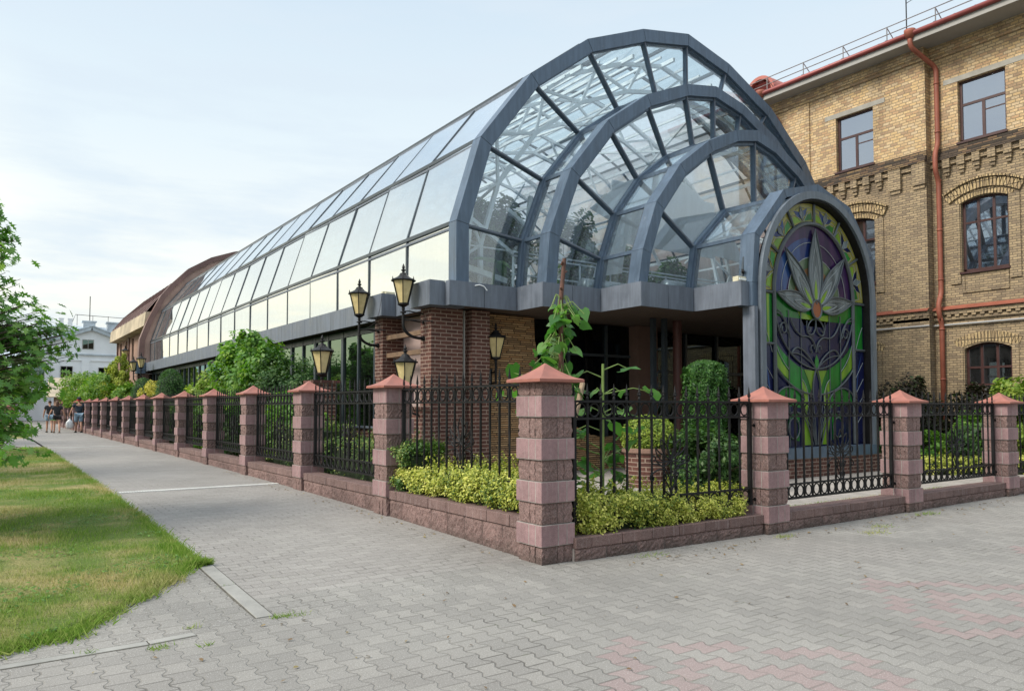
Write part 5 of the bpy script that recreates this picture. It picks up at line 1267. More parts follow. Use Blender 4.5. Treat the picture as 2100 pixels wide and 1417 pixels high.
pw(8.9,7.65,8.55,.95); pw(10.5,4.6,5.65,1.1); pw(7.0,3.9,5.7,1.0); pw(4.5,4.4,5.8,1.0); pw(13,4.6,5.65,1.1)
RB=thing('grey_roofed_block','large block with pale grey metal roofs and chimneys rising behind the white gable','building',(10,112,0))
mb=MB(); mb.box(6,22,112,126,0,10.0); obj('wall',mb,M_wh,RB)
mb=MB(); mb.prismX([(111.6,9.9),(113.5,12.2),(124.5,12.2),(126.4,9.9)],5.6,22.4); obj('mansard_roof',mb,M_roofg,RB)
for x in (11.2,14.0): mb=MB(); mb.box(x-.7,x+.7,112.2,113.6,11.0,12.7); mb.box(x-.85,x+.85,112.05,113.75,12.7,12.85); obj('roof_hatch',mb,M_roofg,RB)
for x in (8.0,9.0): mb=MB(); mb.box(x-.25,x+.25,112.0,112.5,10,12.9); mb.box(x-.32,x+.32,111.95,112.55,12.9,13.0); obj('chimney',mb,M_wh,RB)
mb=MB(); mb.tube([(11.3,113,12.7),(11.3,113,16.2)],.05,6); obj('mast',mb,M_iron,RB)
mb=MB(); mb.tube([(9.2,112.4,12.4),(9.6,112.4,13.6),(19,112.4,13.4)],.035,5); 
for i in range(6): mb.tube([(9.8+i*1.8,112.4,12.2),(9.8+i*1.8,112.4,13.6)],.03,5)
obj('roof_railing',mb,M_iron,RB)
KB=thing('kiosk','low beige kiosk with pitched roof and dark opening beyond the walkers','kiosk',(6.2,70,0))
mb=MB(); mb.box(4.8,8.4,70,73,0,2.3); obj('wall',mb,M_brownpl,KB)
mb=MB(); mb.prismX([(69.2,2.3),(71.5,3.9),(73.6,2.3)],4.3,9.0); obj('roof',mb,plain('beige_tile',(.45,.38,.28),.8,0,.2,2,.2),KB)
mb=MB(); mb.box(5.2,6.8,69.93,69.995,.3,2.05); obj('opening',mb,M_dark,KB)
PB=thing('pink_building','small salmon pink building glimpsed behind the oak branches','building',(-2,84,0))
mb=MB(); mb.box(-8,2.4,84,92,0,5.2); obj('wall',mb,plain('salmon_render',(.48,.27,.22),.85,0,.1,.6,.1),PB)
mb=MB(); mb.prismX([(83.5,5.2),(88,7),(92.5,5.2)],-8.4,2.8); obj('roof',mb,M_roofg,PB)
for x in (-6.4,-3.9,-1.4,1.1): pw(x,1.6,3.9,1.1,PB,84)

HS=thing('plaza_house','low brown gabled house across the plaza behind the viewer','house',(33,-16,0))
mb=MB(); mb.prismX([(-21,0),(-11,0),(-11,4.2),(-16,7.2),(-21,4.2)],30,44); obj('wall',mb,M_brownpl,HS)
mb=MB(); mb.add([(29.4,-21.6,4.0),(44.6,-21.6,4.0),(44.6,-16,7.4),(29.4,-16,7.4),(44.6,-10.4,4.0),(29.4,-10.4,4.0)],[(0,1,2,3),(3,2,4,5)]); obj('roof',mb,M_roofg,HS)
for yy in (-18.5,-15.5,-13): mb=MB(); mb.box(29.92,29.99,yy-.5,yy+.5,1.2,2.8); obj('window',mb,M_lowglass,HS)
# ================= lamps =================
def lantern(mbs,c,s=1.0):
    """six-sided lantern, base at c; returns parts"""
    x,y,z=c; F,G=MB(),MB()
    n=6; rb,rt,h=.105*s,.225*s,.46*s
    F.lathe([(.02*s,-.14*s),(.035*s,-.10*s),(.03*s,-.06*s),(.075*s,-.035*s),(.115*s,-.01*s),(.115*s,.02*s)],12,c)
    for k in range(n):
        a=2*PI*k/n; F.beam((x+rb*math.cos(a),y+rb*math.sin(a),z+.01*s),(x+rt*math.cos(a),y+rt*math.sin(a),z+h),.018*s,.018*s)
        F.lathe([(.012*s,h+.0),(.014*s,h+.03*s),(.004*s,h+.085*s)],6,(x+(rt+.012*s)*math.cos(a),y+(rt+.012*s)*math.sin(a),z))
    F.lathe([(rt+.02*s,h),(rt+.025*s,h+.02*s),(rt-.01*s,h+.04*s),(rt*.72,h+.065*s),(rt*.52,h+.09*s),(rt*.36,h+.13*s),(rt*.30,h+.16*s),(.03*s,h+.175*s),(.025*s,h+.20*s),(.045*s,h+.215*s),(.045*s,h+.235*s),(.018*s,h+.25*s),(.032*s,h+.275*s),(.026*s,h+.30*s),(.008*s,h+.345*s),(.001,h+.36*s)],12,c)
    ri,ro=rb-.01*s,rt-.012*s; b=len(G.v)
    for r,zz in ((ri,.015*s),(ro,h-.005)):
        for k in range(n): a=2*PI*k/n; G.v.append((x+r*math.cos(a),y+r*math.sin(a),z+zz))
    for k in range(n): k2=(k+1)%n; G.f.append((b+k,b+k2,b+n+k2,b+n+k))
    G.f+= [tuple(range(b+n-1,b-1,-1)),tuple(range(b+n,b+2*n))]
    return F,G
def bracket_lamp(base,label,arm=.47,drop=.16,grp='black lanterns with amber glass'):
    """lamp standing on a curved wall bracket fixed to a -X facing wall at base"""
    x,y,z=base; t=thing('bracket_lamp',label,'lamp',base,grp)
    c=(x-arm,y,z+.66); F,G=lantern(None,c)
    obj('lantern_frame',F,M_iron,t); obj('lantern_glass',G,M_amber,t)
    mb=MB(); pts=[(x,y,z),(x-.10,y,z-.0)]+[(x-arm+.36*(1-math.sin(a))*1.0 ,y,z+.26*(1-math.cos(a))) for a in [PI/2*i/8 for i in range(9)]]+[(x-arm,y,z+.55)]
    mb.tube(pts,[.034,.034]+[.030]*9+[.026],10); mb.lathe([(.06,-.012),(.06,.012)],10,(x-arm,y,z+.50))
    mb.tube([(x-.005,y,z),(x-.04,y,z)],.055,10)
    for zz,yy in ((.34,.33),(.34,-.02),(.52,-.02)):
        mb.tube([(x-arm,y,z+zz),(x-arm+.15,y-yy*.2,z+zz+.01),(x+.0 if yy<.1 else x+.02,y-yy,z+zz-.02)],.013,6)
    mb.tube([(x-.01,y-.0,z+.32),(x-.03,y,z+.32)],.03,8)
    obj('curved_bracket',mb,M_iron,t); return t
L1=bracket_lamp((7.28,13.38,2.86),'black lantern on a long curved bracket fixed to the brick pier nearest the corner')
L2=bracket_lamp((7.28,15.52,2.86),'black lantern on a curved bracket fixed to the second brick pier, with a dangling cable')
def post_lamp(x,y,zb,label,post=None,s=1.0):
    t=thing('garden_lamp',label,'lamp',(x,y,zb if post is None else 0),'black lanterns with amber glass')
    F,G=lantern(None,(x,y,zb+.14*s),s); obj('lantern_frame',F,M_iron,t); obj('lantern_glass',G,M_amber,t)
    if post:
        mb=MB(); mb.box(x-post,x+post,y-post,y+post,0,zb-.06); obj('brick_post',mb,M_brickR,t)
        mb=MB(); mb.box(x-post-.05,x+post+.05,y-post-.05,y+post+.05,zb-.058,zb-.002); obj('post_cap',mb,M_brickR,t)
    return t
post_lamp(5.75,14.98,2.02,'lantern standing on a square brick post in front of the ribbon windows',.24)
t=thing('wall_lantern','lantern on a short scroll bracket beside the brick pier, half hidden by a pillar cap','lamp',(6.66,12.98,1.7),'black lanterns with amber glass')
F,G=lantern(None,(6.64,12.95,1.86)); obj('lantern_frame',F,M_iron,t); obj('lantern_glass',G,M_amber,t)
mb=MB(); mb.tube([(6.64,12.95,1.75),(6.64,12.95,1.52)],.024,8); mb.tube([(6.64,12.95,1.52),(6.8,12.95,1.35),(6.96,12.95,1.30)],.022,8)
mb.tube([(6.74+.09*(1-i/24)*math.cos(i*.45),12.95,1.42+.09*(1-i/24)*math.sin(i*.45)) for i in range(20)],.010,6); obj('scroll_bracket',mb,M_iron,t)
t=thing('wall_lantern','lantern on a square bracket against the ledge stone wall','lamp',(9.15,13.3,2.0),'black lanterns with amber glass')
cx,cy=8.80,13.02
F,G=lantern(None,(cx,cy,2.50),.92); obj('lantern_frame',F,M_iron,t); obj('lantern_glass',G,M_amber,t)
mb=MB(); mb.tube([(cx,cy,2.38),(cx,cy,1.95)],.026,8); mb.box(cx-.02,cx+.02,cy,13.29,2.18,2.22); mb.box(cx-.02,cx+.02,cy,13.29,1.95,1.99); mb.box(cx-.07,cx+.07,13.26,13.298,1.9,2.28); obj('square_bracket',mb,M_iron,t)
# far lamps near the brown building
for i,(x,y,z,lab) in enumerate(((6.78,46.3,2.55,'distant lantern on the left of the pair before the brown building'),(6.78,43.9,2.62,'distant lantern on the right of the pair before the brown building'),(6.9,49.5,3.4,'highest distant lantern against the brown building wall'))):
    t=copytree(L1,(7.3,y,z+.3),0,lab)

# ================= people =================
def skin(name,chains,m,parent,sub=2,root=0):
    """chains: list of lists of (pos, radius); first vertex of later chains may be an index into earlier"""
    vs=[];es=[];rs=[]
    idx={}
    for ch in chains:
        prev=None
        for p,r in ch:
            key=tuple(round(c,4) for c in p)
            if key in idx: i=idx[key]
            else: i=len(vs); idx[key]=i; vs.append(p); rs.append(r)
            if prev is not None: es.append((prev,i))
            prev=i
    me=bpy.data.meshes.new(name); me.from_pydata(vs,es,[]); o=finish(me,name,m,parent)
    md=o.modifiers.new('skin','SKIN'); md.use_smooth_shade=True
    for i,r in enumerate(rs):
        v=me.skin_vertices[0].data[i]; rr=r if isinstance(r,tuple) else (r,r); v.radius=rr; v.use_root=(i==root)
    sb=o.modifiers.new('subsurf','SUBSURF'); sb.levels=1; sb.render_levels=sub
    return o
M_skin=plain('skin',(.46,.25,.17),.55,0,.05,6,.05)
def person(loc,rz,h,label,top,bottom,hair,top_m,bot_m,stride=.22,arm_out=.12,longhair=False,cap=None,bottomlen=.5,build=1.0,sleeve=.55):
    """facing +Y locally, walking; local coordinates metres scaled to height h"""
    k=h/1.75; t=thing('person',label,'person',loc,'people walking down the pavement',rz)
    S=lambda x,y,z:(x*k,y*k,z*k)
    b=build
    pel=S(0,0,.94); wai=S(0,.0,1.10); che=S(0,.01,1.30); nek=S(0,.01,1.46); nk2=S(0,.015,1.52); 
    legs=[]
    feet=[]
    for s,ph in ((-1,1),(1,-1)):
        hip=S(s*.095,0,.90); kn=S(s*.10,ph*stride*.55+.03,.50); an=S(s*.10,ph*stride*1.0-.04,.10 if ph>0 else .12); toe=S(s*.115,ph*stride+.13,.035); 
        heel=S(s*.10,ph*stride-.07,.04)
        legs.append([(pel,(.145*b,.10*b)),(hip,.088*b),(S(s*.098,(ph*stride*.3+.01),.70),.076*b),(kn,.056*b),(S(s*.10,ph*stride*.78-.01,.34),.054*b),(an,.036),(toe,.026)])
        feet.append((an,toe,heel,s))
    arms=[]; hands=[]
    for s,ph in ((-1,-1),(1,1)):
        sh=S(s*.175*b,.0,1.41); el=S(s*(.22*b+arm_out*.4),ph*stride*-.25,1.13); wr=S(s*(.235*b+arm_out*.8),ph*stride*-.35+.06,.90); pa=S(s*(.235*b+arm_out*.85),ph*stride*-.35+.075,.84)
        ch=[(che,(.150*b,.105*b)),(sh,.056*b),(el,.042*b),(wr,.026),(pa,(.030,.018))]; arms.append(ch); hands.append((pa,s,wr))
        for f in range(4):
            fx=(f-1.5)*.014; L=[.07,.08,.075,.06][f]
            arms.append([(pa,(.030,.018)),(S(pa[0]/k-s*.004,pa[1]/k+fx,.805),.009),(S(pa[0]/k-s*.012,pa[1]/k+fx,.805-L*.5),.008),(S(pa[0]/k-s*.028,pa[1]/k+fx+.004,.805-L),.0065)])
        arms.append([(pa,(.030,.018)),(S(pa[0]/k-s*.012,pa[1]/k+.032,.835),.010),(S(pa[0]/k-s*.022,pa[1]/k+.048,.80),.008)])
    torso=[(pel,(.145*b,.10*b)),(wai,(.125*b,.09*b)),(che,(.150*b,.105*b)),(nek,.058),(nk2,.050),(S(0,.02,1.60),(.070,.082)),(S(0,.015,1.68),(.074,.090)),(S(0,.0,1.735),(.045,.055))]
    skin('body',[torso]+legs+arms,M_skin,t)
    # face
    mb=MB(); mb.lathe([(.004,-.02),(.014,-.006),(.010,.012),(.003,.03)],8,S(0,.108,1.625)); 
    for s in (-1,1): mb.lathe([(.004,-.028),(.016,-.012),(.018,.012),(.006,.028)],8,S(s*.076,.01,1.625))
    obj('nose_and_ears',mb,M_skin,t,local=True,smooth=True)
    mb=MB()
    for s in (-1,1): mb.lathe([(.002,-.008),(.009,0),(.002,.008)],8,S(s*.03,.092,1.645))
    mb.box(-.022*k,.022*k,.086*k,.092*k,1.572*k,1.58*k); obj('eyes_and_mouth',mb,M_dark,t,local=True)
    # clothes
    e=.016
    sl=[]
    for s,ph in ((-1,-1),(1,1)):
        sh=S(s*.175*b,.0,1.41); el=S(s*(.22*b+arm_out*.4),ph*stride*-.25,1.13); q=tuple(sh[i]+(el[i]-sh[i])*sleeve for i in range(3))
        sl.append([(che,(.150*b+e,.105*b+e)),(sh,.056*b+e),(q,.052*b+e)])
    skin(top,[[(S(0,0,.90),(.155*b+e,.11*b+e)),(wai,(.135*b+e,.10*b+e)),(che,(.150*b+e,.105*b+e)),(S(0,.01,1.43),(.075,.07))]]+sl,top_m,t)
    bl=[]
    for s,ph in ((-1,1),(1,-1)):
        hip=S(s*.095,0,.90); kn=(s*.10,ph*stride*.55+.03,.50)
        zz=.90-(.90-.50)*bottomlen*1.6; u=(.90-zz)/.40
        q=S(s*.099,(ph*stride*.55+.03)*u,zz)
        bl.append([(S(0,0,.95),(.150*b+e,.105*b+e)),(hip,.092*b+e),(q,.080*b+e)])
    skin(bottom,bl,bot_m,t)
    mb=MB()
    for an,toe,heel,s in feet:
        mb.beam(tuple(heel[i]+(0,0,-.005)[i] for i in range(3)),tuple(toe[i]+(0,.05,-.005)[i] for i in range(3)),.095*k,.06*k)
    obj('shoes',mb,M_dark if not longhair else plain('sandal',(.10,.07,.05),.6,0,.1,5,.05),t,local=True,bevel=.015)
    hp=[[(S(0,-.02,1.60),(.078,.085)),(S(0,-.01,1.69),(.084,.096)),(S(0,-.005,1.75),(.050,.06))]]
    if longhair: hp=[[(S(0,-.06,1.40),(.07,.03)),(S(0,-.055,1.52),(.085,.05)),(S(0,-.03,1.63),(.088,.085)),(S(0,-.008,1.70),(.084,.096)),(S(0,-.005,1.75),(.05,.06))]]
    skin('hair',hp,hair,t)
    if cap is not None:
        mb=MB(); mb.lathe([(.100,1.655*1),(.103,1.70),(.092,1.75),(.06,1.785),(.01,1.795)],16,(0,0,0)); mb.v=[(x*k,y*k,z*k) for x,y,z in mb.v]
        mb.prismZ([(.08*k*math.cos(a),-(.09+.09*math.sin(a))*k) for a in [PI*i/8 for i in range(9)]],1.655*k,1.668*k)
        c=obj('backwards_cap',mb,cap,t,local=True,smooth=False)
        mb=MB(); mb.lathe([(.103,1.60),(.106,1.66)],16,(0,0,0)); mb.v=[(x*k,y*k,z*k) for x,y,z in mb.v]; obj('red_headband',mb,plain('red_cloth',(.55,.03,.04),.7,0,.05,6,.05),t,local=True)
    return t,k
M_hair=plain('dark_hair',(.03,.02,.015),.6,0,.2,20,.3); M_hairb=plain('brown_hair',(.10,.05,.03),.6,0,.2,20,.3)
M_tee=plain('black_cotton',(.014,.016,.020),.85,0,.2,8,.2); M_teeN=plain('navy_print_shirt',(.02,.03,.045),.85,0,.6,9,.2)
M_denim=plain('light_denim',(.22,.32,.42),.85,0,.15,10,.3); M_blackd=plain('black_skirt_cloth',(.010,.010,.012),.8,0,.1,8,.2)
G0=gz(3,45)
person((4.10,45.0,G0),0,1.82,'man in dark printed shirt, denim shorts and black cap walking away','shirt','denim_shorts',M_hair,M_teeN,M_denim,.18,.16,cap=M_tee,bottomlen=.62,build=1.12)
person((3.12,44.9,G0),.05,1.66,'woman in a short black dress walking away beside the fence, left of the man','dress_top','skirt',M_hairb,M_tee,M_blackd,.20,.18,True,bottomlen=.35)
person((2.86,46.0,G0),0,1.68,'person in dark clothes walking just left of the woman in black, mostly hidden','shirt','shorts',M_hair,M_tee,M_denim,.20,.05,bottomlen=.45)
person((1.15,50,G0),.1,1.72,'distant person in a salmon pink top behind the oak branches','shirt','trousers',M_hairb,plain('salmon_cloth',(.55,.18,.18),.8,0,.1,6,.1),M_denim,.18,.08,bottomlen=.62)
# bag
mb=MB(); rr=random.Random(4); b=[]
for i,(r,z) in enumerate([(.02,.02),(.12,.0),(.17,.08),(.19,.18),(.17,.30),(.10,.40),(.045,.47),(.03,.52)]):
    for k in range(16):
        a=2*PI*k/16; q=r*(1+.13*rr.uniform(-1,1)); mb.v.append((q*math.cos(a),q*.75*math.sin(a),z+rr.uniform(-.012,.012)))
for i in range(7):
    for k in range(16): k2=(k+1)%16; mb.f.append((i*16+k,i*16+k2,(i+1)*16+k2,(i+1)*16+k))
mb.tube([(0.03,0,.5),(.05,0,.58),(.0,0,.64),(-.05,0,.58),(-.03,0,.5)],.006,5)
me=bpy.data.meshes.new('carrier_bag'); me.from_pydata(mb.v,[],mb.f); bag=finish(me,'carrier_bag',plain('white_plastic',(.72,.74,.76),.35,0,.06,6,.3),None,(3.70,45.1,.37),True); tag(bag,'full white plastic carrier bag held in the left hand of the man','bag')

# ================= cars =================
def car(loc,rz,label,paint):
    t=thing('parked_car',label,'car',loc,'cars parked along the street',rz)
    prof=[(-2.15,.30),(-2.2,.62),(-2.12,.86),(-1.55,.95),(-.85,1.42),(.55,1.45),(1.25,1.0),(2.0,.84),(2.2,.66),(2.18,.30)]
    # body with rounded cross-section: side polygons narrowing upwards
    mb=MB(); n=len(prof)
    def wd(z): return .88 if z<.95 else .88-(z-.95)*.42
    for s in (-1,1): 
        for x,z in prof: mb.v.append((x,s*wd(z),z))
    mb.f=[tuple(range(n))[::-1],tuple(range(n,2*n))]+[(i,i+1,i+1+n,i+n) for i in range(n-1)]+[(n-1,0,n,2*n-1)]
    obj('body',mb,paint,t,local=True,bevel=.06)
    mb=MB()
    for s in (-1,1): 
        for a in ([(-1.35,.98),(-.82,1.36),(-.22,1.38),(-.22,.98)],[(-.14,.98),(-.14,1.38),(.50,1.38),(1.05,1.0)]):
            mb.add([(x,s*(wd(z)+.006),z) for x,z in a],[(0,1,2,3)])
    mb.add([(-1.53,-.70,.985),(-.90,-.66,1.40),(-.90,.66,1.40),(-1.53,.70,.985)],[(0,1,2,3)]); mb.add([(1.22,-.72,1.03),(.60,-.66,1.43),(.60,.66,1.43),(1.22,.72,1.03)],[(3,2,1,0)])
    obj('windows',mb,M_lowglass,t,local=True)
    for x in (-1.35,1.35):
        for s in (-1,1):
            mb=MB(); mb.tube([(x,s*.72,.31),(x,s*.90,.31)],.31,20); w=obj('wheel',mb,M_dark,t,local=True); mb=MB(); mb.tube([(x,s*.89,.31),(x,s*.91,.31)],.19,14); obj('rim',mb,M_zinc,w,local=True)
    for s in (-1,1):
        mb=MB(); mb.box(2.14,2.21,s*.78-.12,s*.78+.02 if s>0 else s*.78+.12,.62,.76); obj('headlight',mb,M_soffit,t,local=True)
        mb=MB(); mb.box(-2.215,-2.13,s*.74-.10,s*.74+.08,.66,.82); obj('tail_light',mb,plain('tail_red',(.4,.02,.02),.3,0,.05,5,0),t,local=True)
    mb=MB(); mb.box(-2.235,-2.18,-.26,.26,.50,.61); obj('number_plate',mb,M_soffit,t,local=True)
def paint(n,c): return plain(n,c,.25,.1,.02,2,0,.6,.8)
car((-2.9,47,gz(-2.9,47)-.0),PI/2,'red car parked under the oak branches beyond the cross path',paint('red_paint',(.45,.02,.02)))
car((-2.6,58,gz(-2.6,58)),PI/2,'white car parked behind the red one',paint('white_paint',(.7,.7,.7)))
# ================= plants =================
L_oak=leafmat('oak_leaf',(.06,.16,.035),(.13,.28,.055),(.26,.40,.10),.45); L_shrub=leafmat('shrub_leaf',(.045,.14,.02),(.12,.26,.035),(.24,.36,.06))
L_shrubd=leafmat('dark_shrub_leaf',(.018,.055,.016),(.045,.11,.025),(.10,.17,.05)); L_lime=leafmat('lime_leaf',(.12,.22,.03),(.22,.32,.05),(.36,.40,.08))
L_thuja=leafmat('thuja_leaf',(.015,.055,.012),(.04,.12,.02),(.08,.18,.03),.2); L_gold=leafmat('gold_leaf',(.30,.30,.04),(.50,.44,.07),(.60,.50,.10))
L_euo=leafmat('variegated_leaf',(.03,.09,.015),(.42,.45,.07),(.72,.68,.20),.25); L_euog=leafmat('euonymus_green',(.03,.09,.02),(.10,.19,.04),(.40,.42,.12),.25)
L_big=leafmat('large_leaf',(.035,.125,.03),(.075,.20,.045),(.14,.28,.065),.45,.42); L_red=leafmat('dark_red_leaf',(.018,.012,.012),(.035,.03,.018),(.04,.09,.02),.15)
L_ball=leafmat('ball_bush_leaf',(.10,.17,.02),(.22,.30,.04),(.36,.40,.07),.25)
def shrub(name,label,cat,base,blobs,n,ls,tm,m,sub=18,subr=.32,stems=5,hollow=.5,grp=None,up=.35,bark=None,seed=None,stemr=.018):
    rg=np.random.default_rng(seed if seed is not None else abs(hash(label))%9999 if False else sum(map(ord,label)))
    t=thing(name,label,cat,base,grp)
    P,N,Cn=blobpts(rg,blobs,n,sub,subr,hollow); ok=P[:,2]>base[2]+.02; P,N=P[ok],N[ok]
    leafmesh('foliage',P,ls,tm,rg,m,t,nrm=N,up=up)
    mb=MB(); b0=Vector(base)
    pick=rg.choice(len(Cn),min(len(Cn),stems*4),replace=False)
    for i in pick:
        c=Vector(Cn[i]); mid=b0.lerp(c,.45)+Vector((rg.normal()*.06,rg.normal()*.06,.05))
        mb.tube([b0+Vector((rg.normal()*.03,rg.normal()*.03,0)),mid,c],[stemr,stemr*.7,stemr*.25],5)
    obj('stems',mb,bark or M_bark,t); return t
def conifer(label,base,r,h,n,m,seed,cat='thuja',name='thuja_column',pointed=.5):
    rg=np.random.default_rng(seed); t=thing(name,label,cat,base,None)
    u=rg.uniform(0,1,n); a=rg.uniform(0,2*PI,n); prof=np.where(u<.12,.82+u*1.5,1.0)*np.sqrt(np.clip(1-((np.clip(u-(1-pointed),0,1))/pointed)**2.2,0,1))
    lump=1+.09*np.sin(a*4+u*7)+.07*np.sin(a*9-u*19+1)+.05*np.sin(a*3+u*31); rr=r*prof*lump*np.where(rg.uniform(0,1,n)<.06,rg.uniform(1,1.13,n),rg.uniform(.82,1.03,n))
    P=np.c_[base[0]+rr*np.cos(a),base[1]+rr*np.sin(a),base[2]+.03+h*u]; N=np.c_[np.cos(a),np.sin(a),.3*np.ones(n)]
    leafmesh('foliage',P,.048,[(-.5,-.1,0),(.1,-.22,.03),(.6,-.05,.0),(.6,.05,0),(.1,.22,.03),(-.5,.1,0)],rg,m,t,nrm=N,up=.2)
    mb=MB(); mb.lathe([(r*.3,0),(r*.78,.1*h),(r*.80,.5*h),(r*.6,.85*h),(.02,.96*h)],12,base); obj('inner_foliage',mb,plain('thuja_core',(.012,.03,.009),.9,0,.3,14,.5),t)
    mb=MB(); mb.tube([base,(base[0],base[1],base[2]+.5*h)],[.04,.02],6); obj('trunk',mb,M_bark,t); return t
rgh=np.random.default_rng(77)
def hedge(label,pts,n,m,zf,w,base,spires=60,ls=.03,name='clipped_hedge',side=1):
    """low hedge along segment pts (a,b); zf(u)->top"""
    t=thing(name,label,'hedge',base); a,b=np.array(pts[0]),np.array(pts[1]); d=b-a; L=np.linalg.norm(d); d/=L; nn=np.array([-d[1],d[0]])
    u=rgh.uniform(0,1,n); K=int(L*110); cu=rgh.uniform(0,1,K); fc=rgh.uniform(0,1,K); cv=np.where(fc<.5,np.sign(rgh.uniform(-1,.35,K)*-1)*-1.0,rgh.uniform(-1,1,K))
    cv=np.where(fc<.5,np.where(rgh.uniform(0,1,K)<.7,-side,side)*rgh.uniform(.85,1.05,K),cv); cz=np.where(fc<.5,rgh.uniform(0,1,K),rgh.uniform(.88,1.04,K)); idx=rgh.integers(0,K,n)
    uu=np.clip(cu[idx]+rgh.normal(0,.036/L,n),0,1); vv=cv[idx]*w/2*.95+rgh.normal(0,.033,n); top=np.array([zf(x) for x in uu]); lo=base[2]
    z=lo+.05+(top-lo-.05)*np.clip(cz[idx],0,1)+rgh.normal(0,.035,n)
    P=np.c_[a[0]+d[0]*L*uu+nn[0]*vv,a[1]+d[1]*L*uu+nn[1]*vv,z]; N=np.c_[nn[0]*np.sign(vv),nn[1]*np.sign(vv),np.ones(n)*.6]
    # upright shoots
    e=rgh.uniform(0,1,n)<.10; P[e,:2]=(a+d*L*(rgh.integers(0,2,n)[e][:,None]*(1.0)))+d*rgh.normal(0,.04,(e.sum(),1))+nn*rgh.uniform(-1,1,(e.sum(),1))*w*.48
    S=[]
    for i in range(spires):
        x=rgh.uniform(.02,.98); v=rgh.uniform(-.9,.9)*w/2; h=rgh.uniform(.08,.27); k=int(h*130); zz=rgh.uniform(0,h,k)
        c=a+d*L*x+nn*v; th=zz*60+i; S.append(np.c_[c[0]+.014*np.cos(th),c[1]+.014*np.sin(th),zf(x)-.03+zz])
    S=np.vstack(S) if S else np.zeros((0,3)); P=np.vstack([P,S]); N=np.vstack([N,np.tile([0,0,1.],(len(S),1))])
    leafmesh('foliage',P,ls,T_OVAL,rgh,m,t,nrm=N,up=.3)
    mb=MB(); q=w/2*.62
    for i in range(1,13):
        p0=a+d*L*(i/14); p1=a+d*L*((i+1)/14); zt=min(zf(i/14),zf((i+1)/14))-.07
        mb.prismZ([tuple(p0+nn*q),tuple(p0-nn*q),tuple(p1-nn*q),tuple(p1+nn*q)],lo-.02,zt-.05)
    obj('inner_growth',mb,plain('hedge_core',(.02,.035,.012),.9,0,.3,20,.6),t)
    return t
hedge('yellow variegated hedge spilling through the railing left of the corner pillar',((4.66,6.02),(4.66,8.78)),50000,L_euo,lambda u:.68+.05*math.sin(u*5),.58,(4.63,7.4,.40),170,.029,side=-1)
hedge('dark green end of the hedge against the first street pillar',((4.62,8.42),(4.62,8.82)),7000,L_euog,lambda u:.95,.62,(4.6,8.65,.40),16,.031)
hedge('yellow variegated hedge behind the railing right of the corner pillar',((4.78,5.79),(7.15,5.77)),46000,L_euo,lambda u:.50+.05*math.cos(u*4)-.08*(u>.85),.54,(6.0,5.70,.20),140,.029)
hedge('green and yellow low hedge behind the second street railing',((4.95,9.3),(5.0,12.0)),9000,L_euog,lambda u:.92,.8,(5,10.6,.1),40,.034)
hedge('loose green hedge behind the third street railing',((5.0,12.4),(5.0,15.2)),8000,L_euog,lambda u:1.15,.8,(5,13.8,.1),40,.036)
for i,(y,lab) in enumerate([(16.2,'third pillar of the street fence'),(19.3,'fourth pillar'),(22.6,'fifth pillar'),(26.,'sixth pillar'),(29.3,'seventh pillar'),(33,'eighth pillar'),(37,'ninth pillar'),(41,'tenth pillar')]):
    shrub('garden_shrub','leafy green shrub filling the garden strip just behind the %s'%(lab if i==0 else lab+' of the street fence'),'shrub',(5.3,y,.12),[(5.3,y,.9,.65,1.7,.75)],4500,.10,T_OVAL,L_shrubd if i%2 else L_shrub,30,.35,3,.35,'low garden shrubs behind the street fence')
shrub('garden_shrub','dark leaved shrub rising in front of the nearest ribbon windows','shrub',(5.8,17.6,.13),[(5.8,17.8,1.75,.75,1.0,1.0),(5.9,16.7,1.55,.55,.6,.7)],11000,.085,T_OVAL,L_shrubd,36,.30,5,.4)
shrub('magnolia_bush','tall fresh green bush with long leaves reaching up to the grey cornice','shrub',(5.8,20.6,.14),[(5.8,20.6,2.1,.9,1.4,1.25),(5.8,19.9,2.95,.45,.5,.65),(5.85,21.9,2.9,.45,.7,.65),(5.8,18.9,2.3,.5,.6,.8)],15000,.13,T_OVAL,L_shrub,60,.26,6,.45,up=.6)
shrub('light_bush','pale lime bush left of the tall green one','shrub',(5.6,24.6,.14),[(5.6,24.6,1.55,.7,1.5,.85)],7000,.10,T_OVAL,L_lime,36,.28,5,.4)
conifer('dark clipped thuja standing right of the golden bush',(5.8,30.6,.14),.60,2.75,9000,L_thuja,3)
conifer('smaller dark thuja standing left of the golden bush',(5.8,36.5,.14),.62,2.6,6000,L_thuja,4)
shrub('golden_bush','bright golden yellow bush between two dark thujas','shrub',(5.6,33.4,.14),[(5.6,33.4,1.5,.55,.8,1.0)],5000,.09,T_OVAL,L_gold,26,.3,3,.4)
shrub('golden_cypress','yellow green pointed cypress above the far end of the fence','cypress',(6.0,45.5,.14),[(6,45.5,2.2,.9,.9,1.6),(6,45.5,3.6,.45,.5,.9)],9000,.12,T_OVAL,leafmat('cypress_leaf',(.16,.22,.03),(.33,.38,.05),(.46,.46,.08)),40,.25,3,.5)
shrub('spreading_tree','broad green tree hanging over the far end of the street fence','tree',(5.6,49,.14),[(5.4,47,2.3,1.3,2.6,1.15),(5.0,52,2.4,1.5,2.8,1.2),(6,44,1.9,.9,1.6,.9)],20000,.13,T_OVAL,leafmat('maple_leaf',(.05,.15,.015),(.13,.25,.025),(.26,.34,.04)),70,.25,5,.45,stemr=.05)
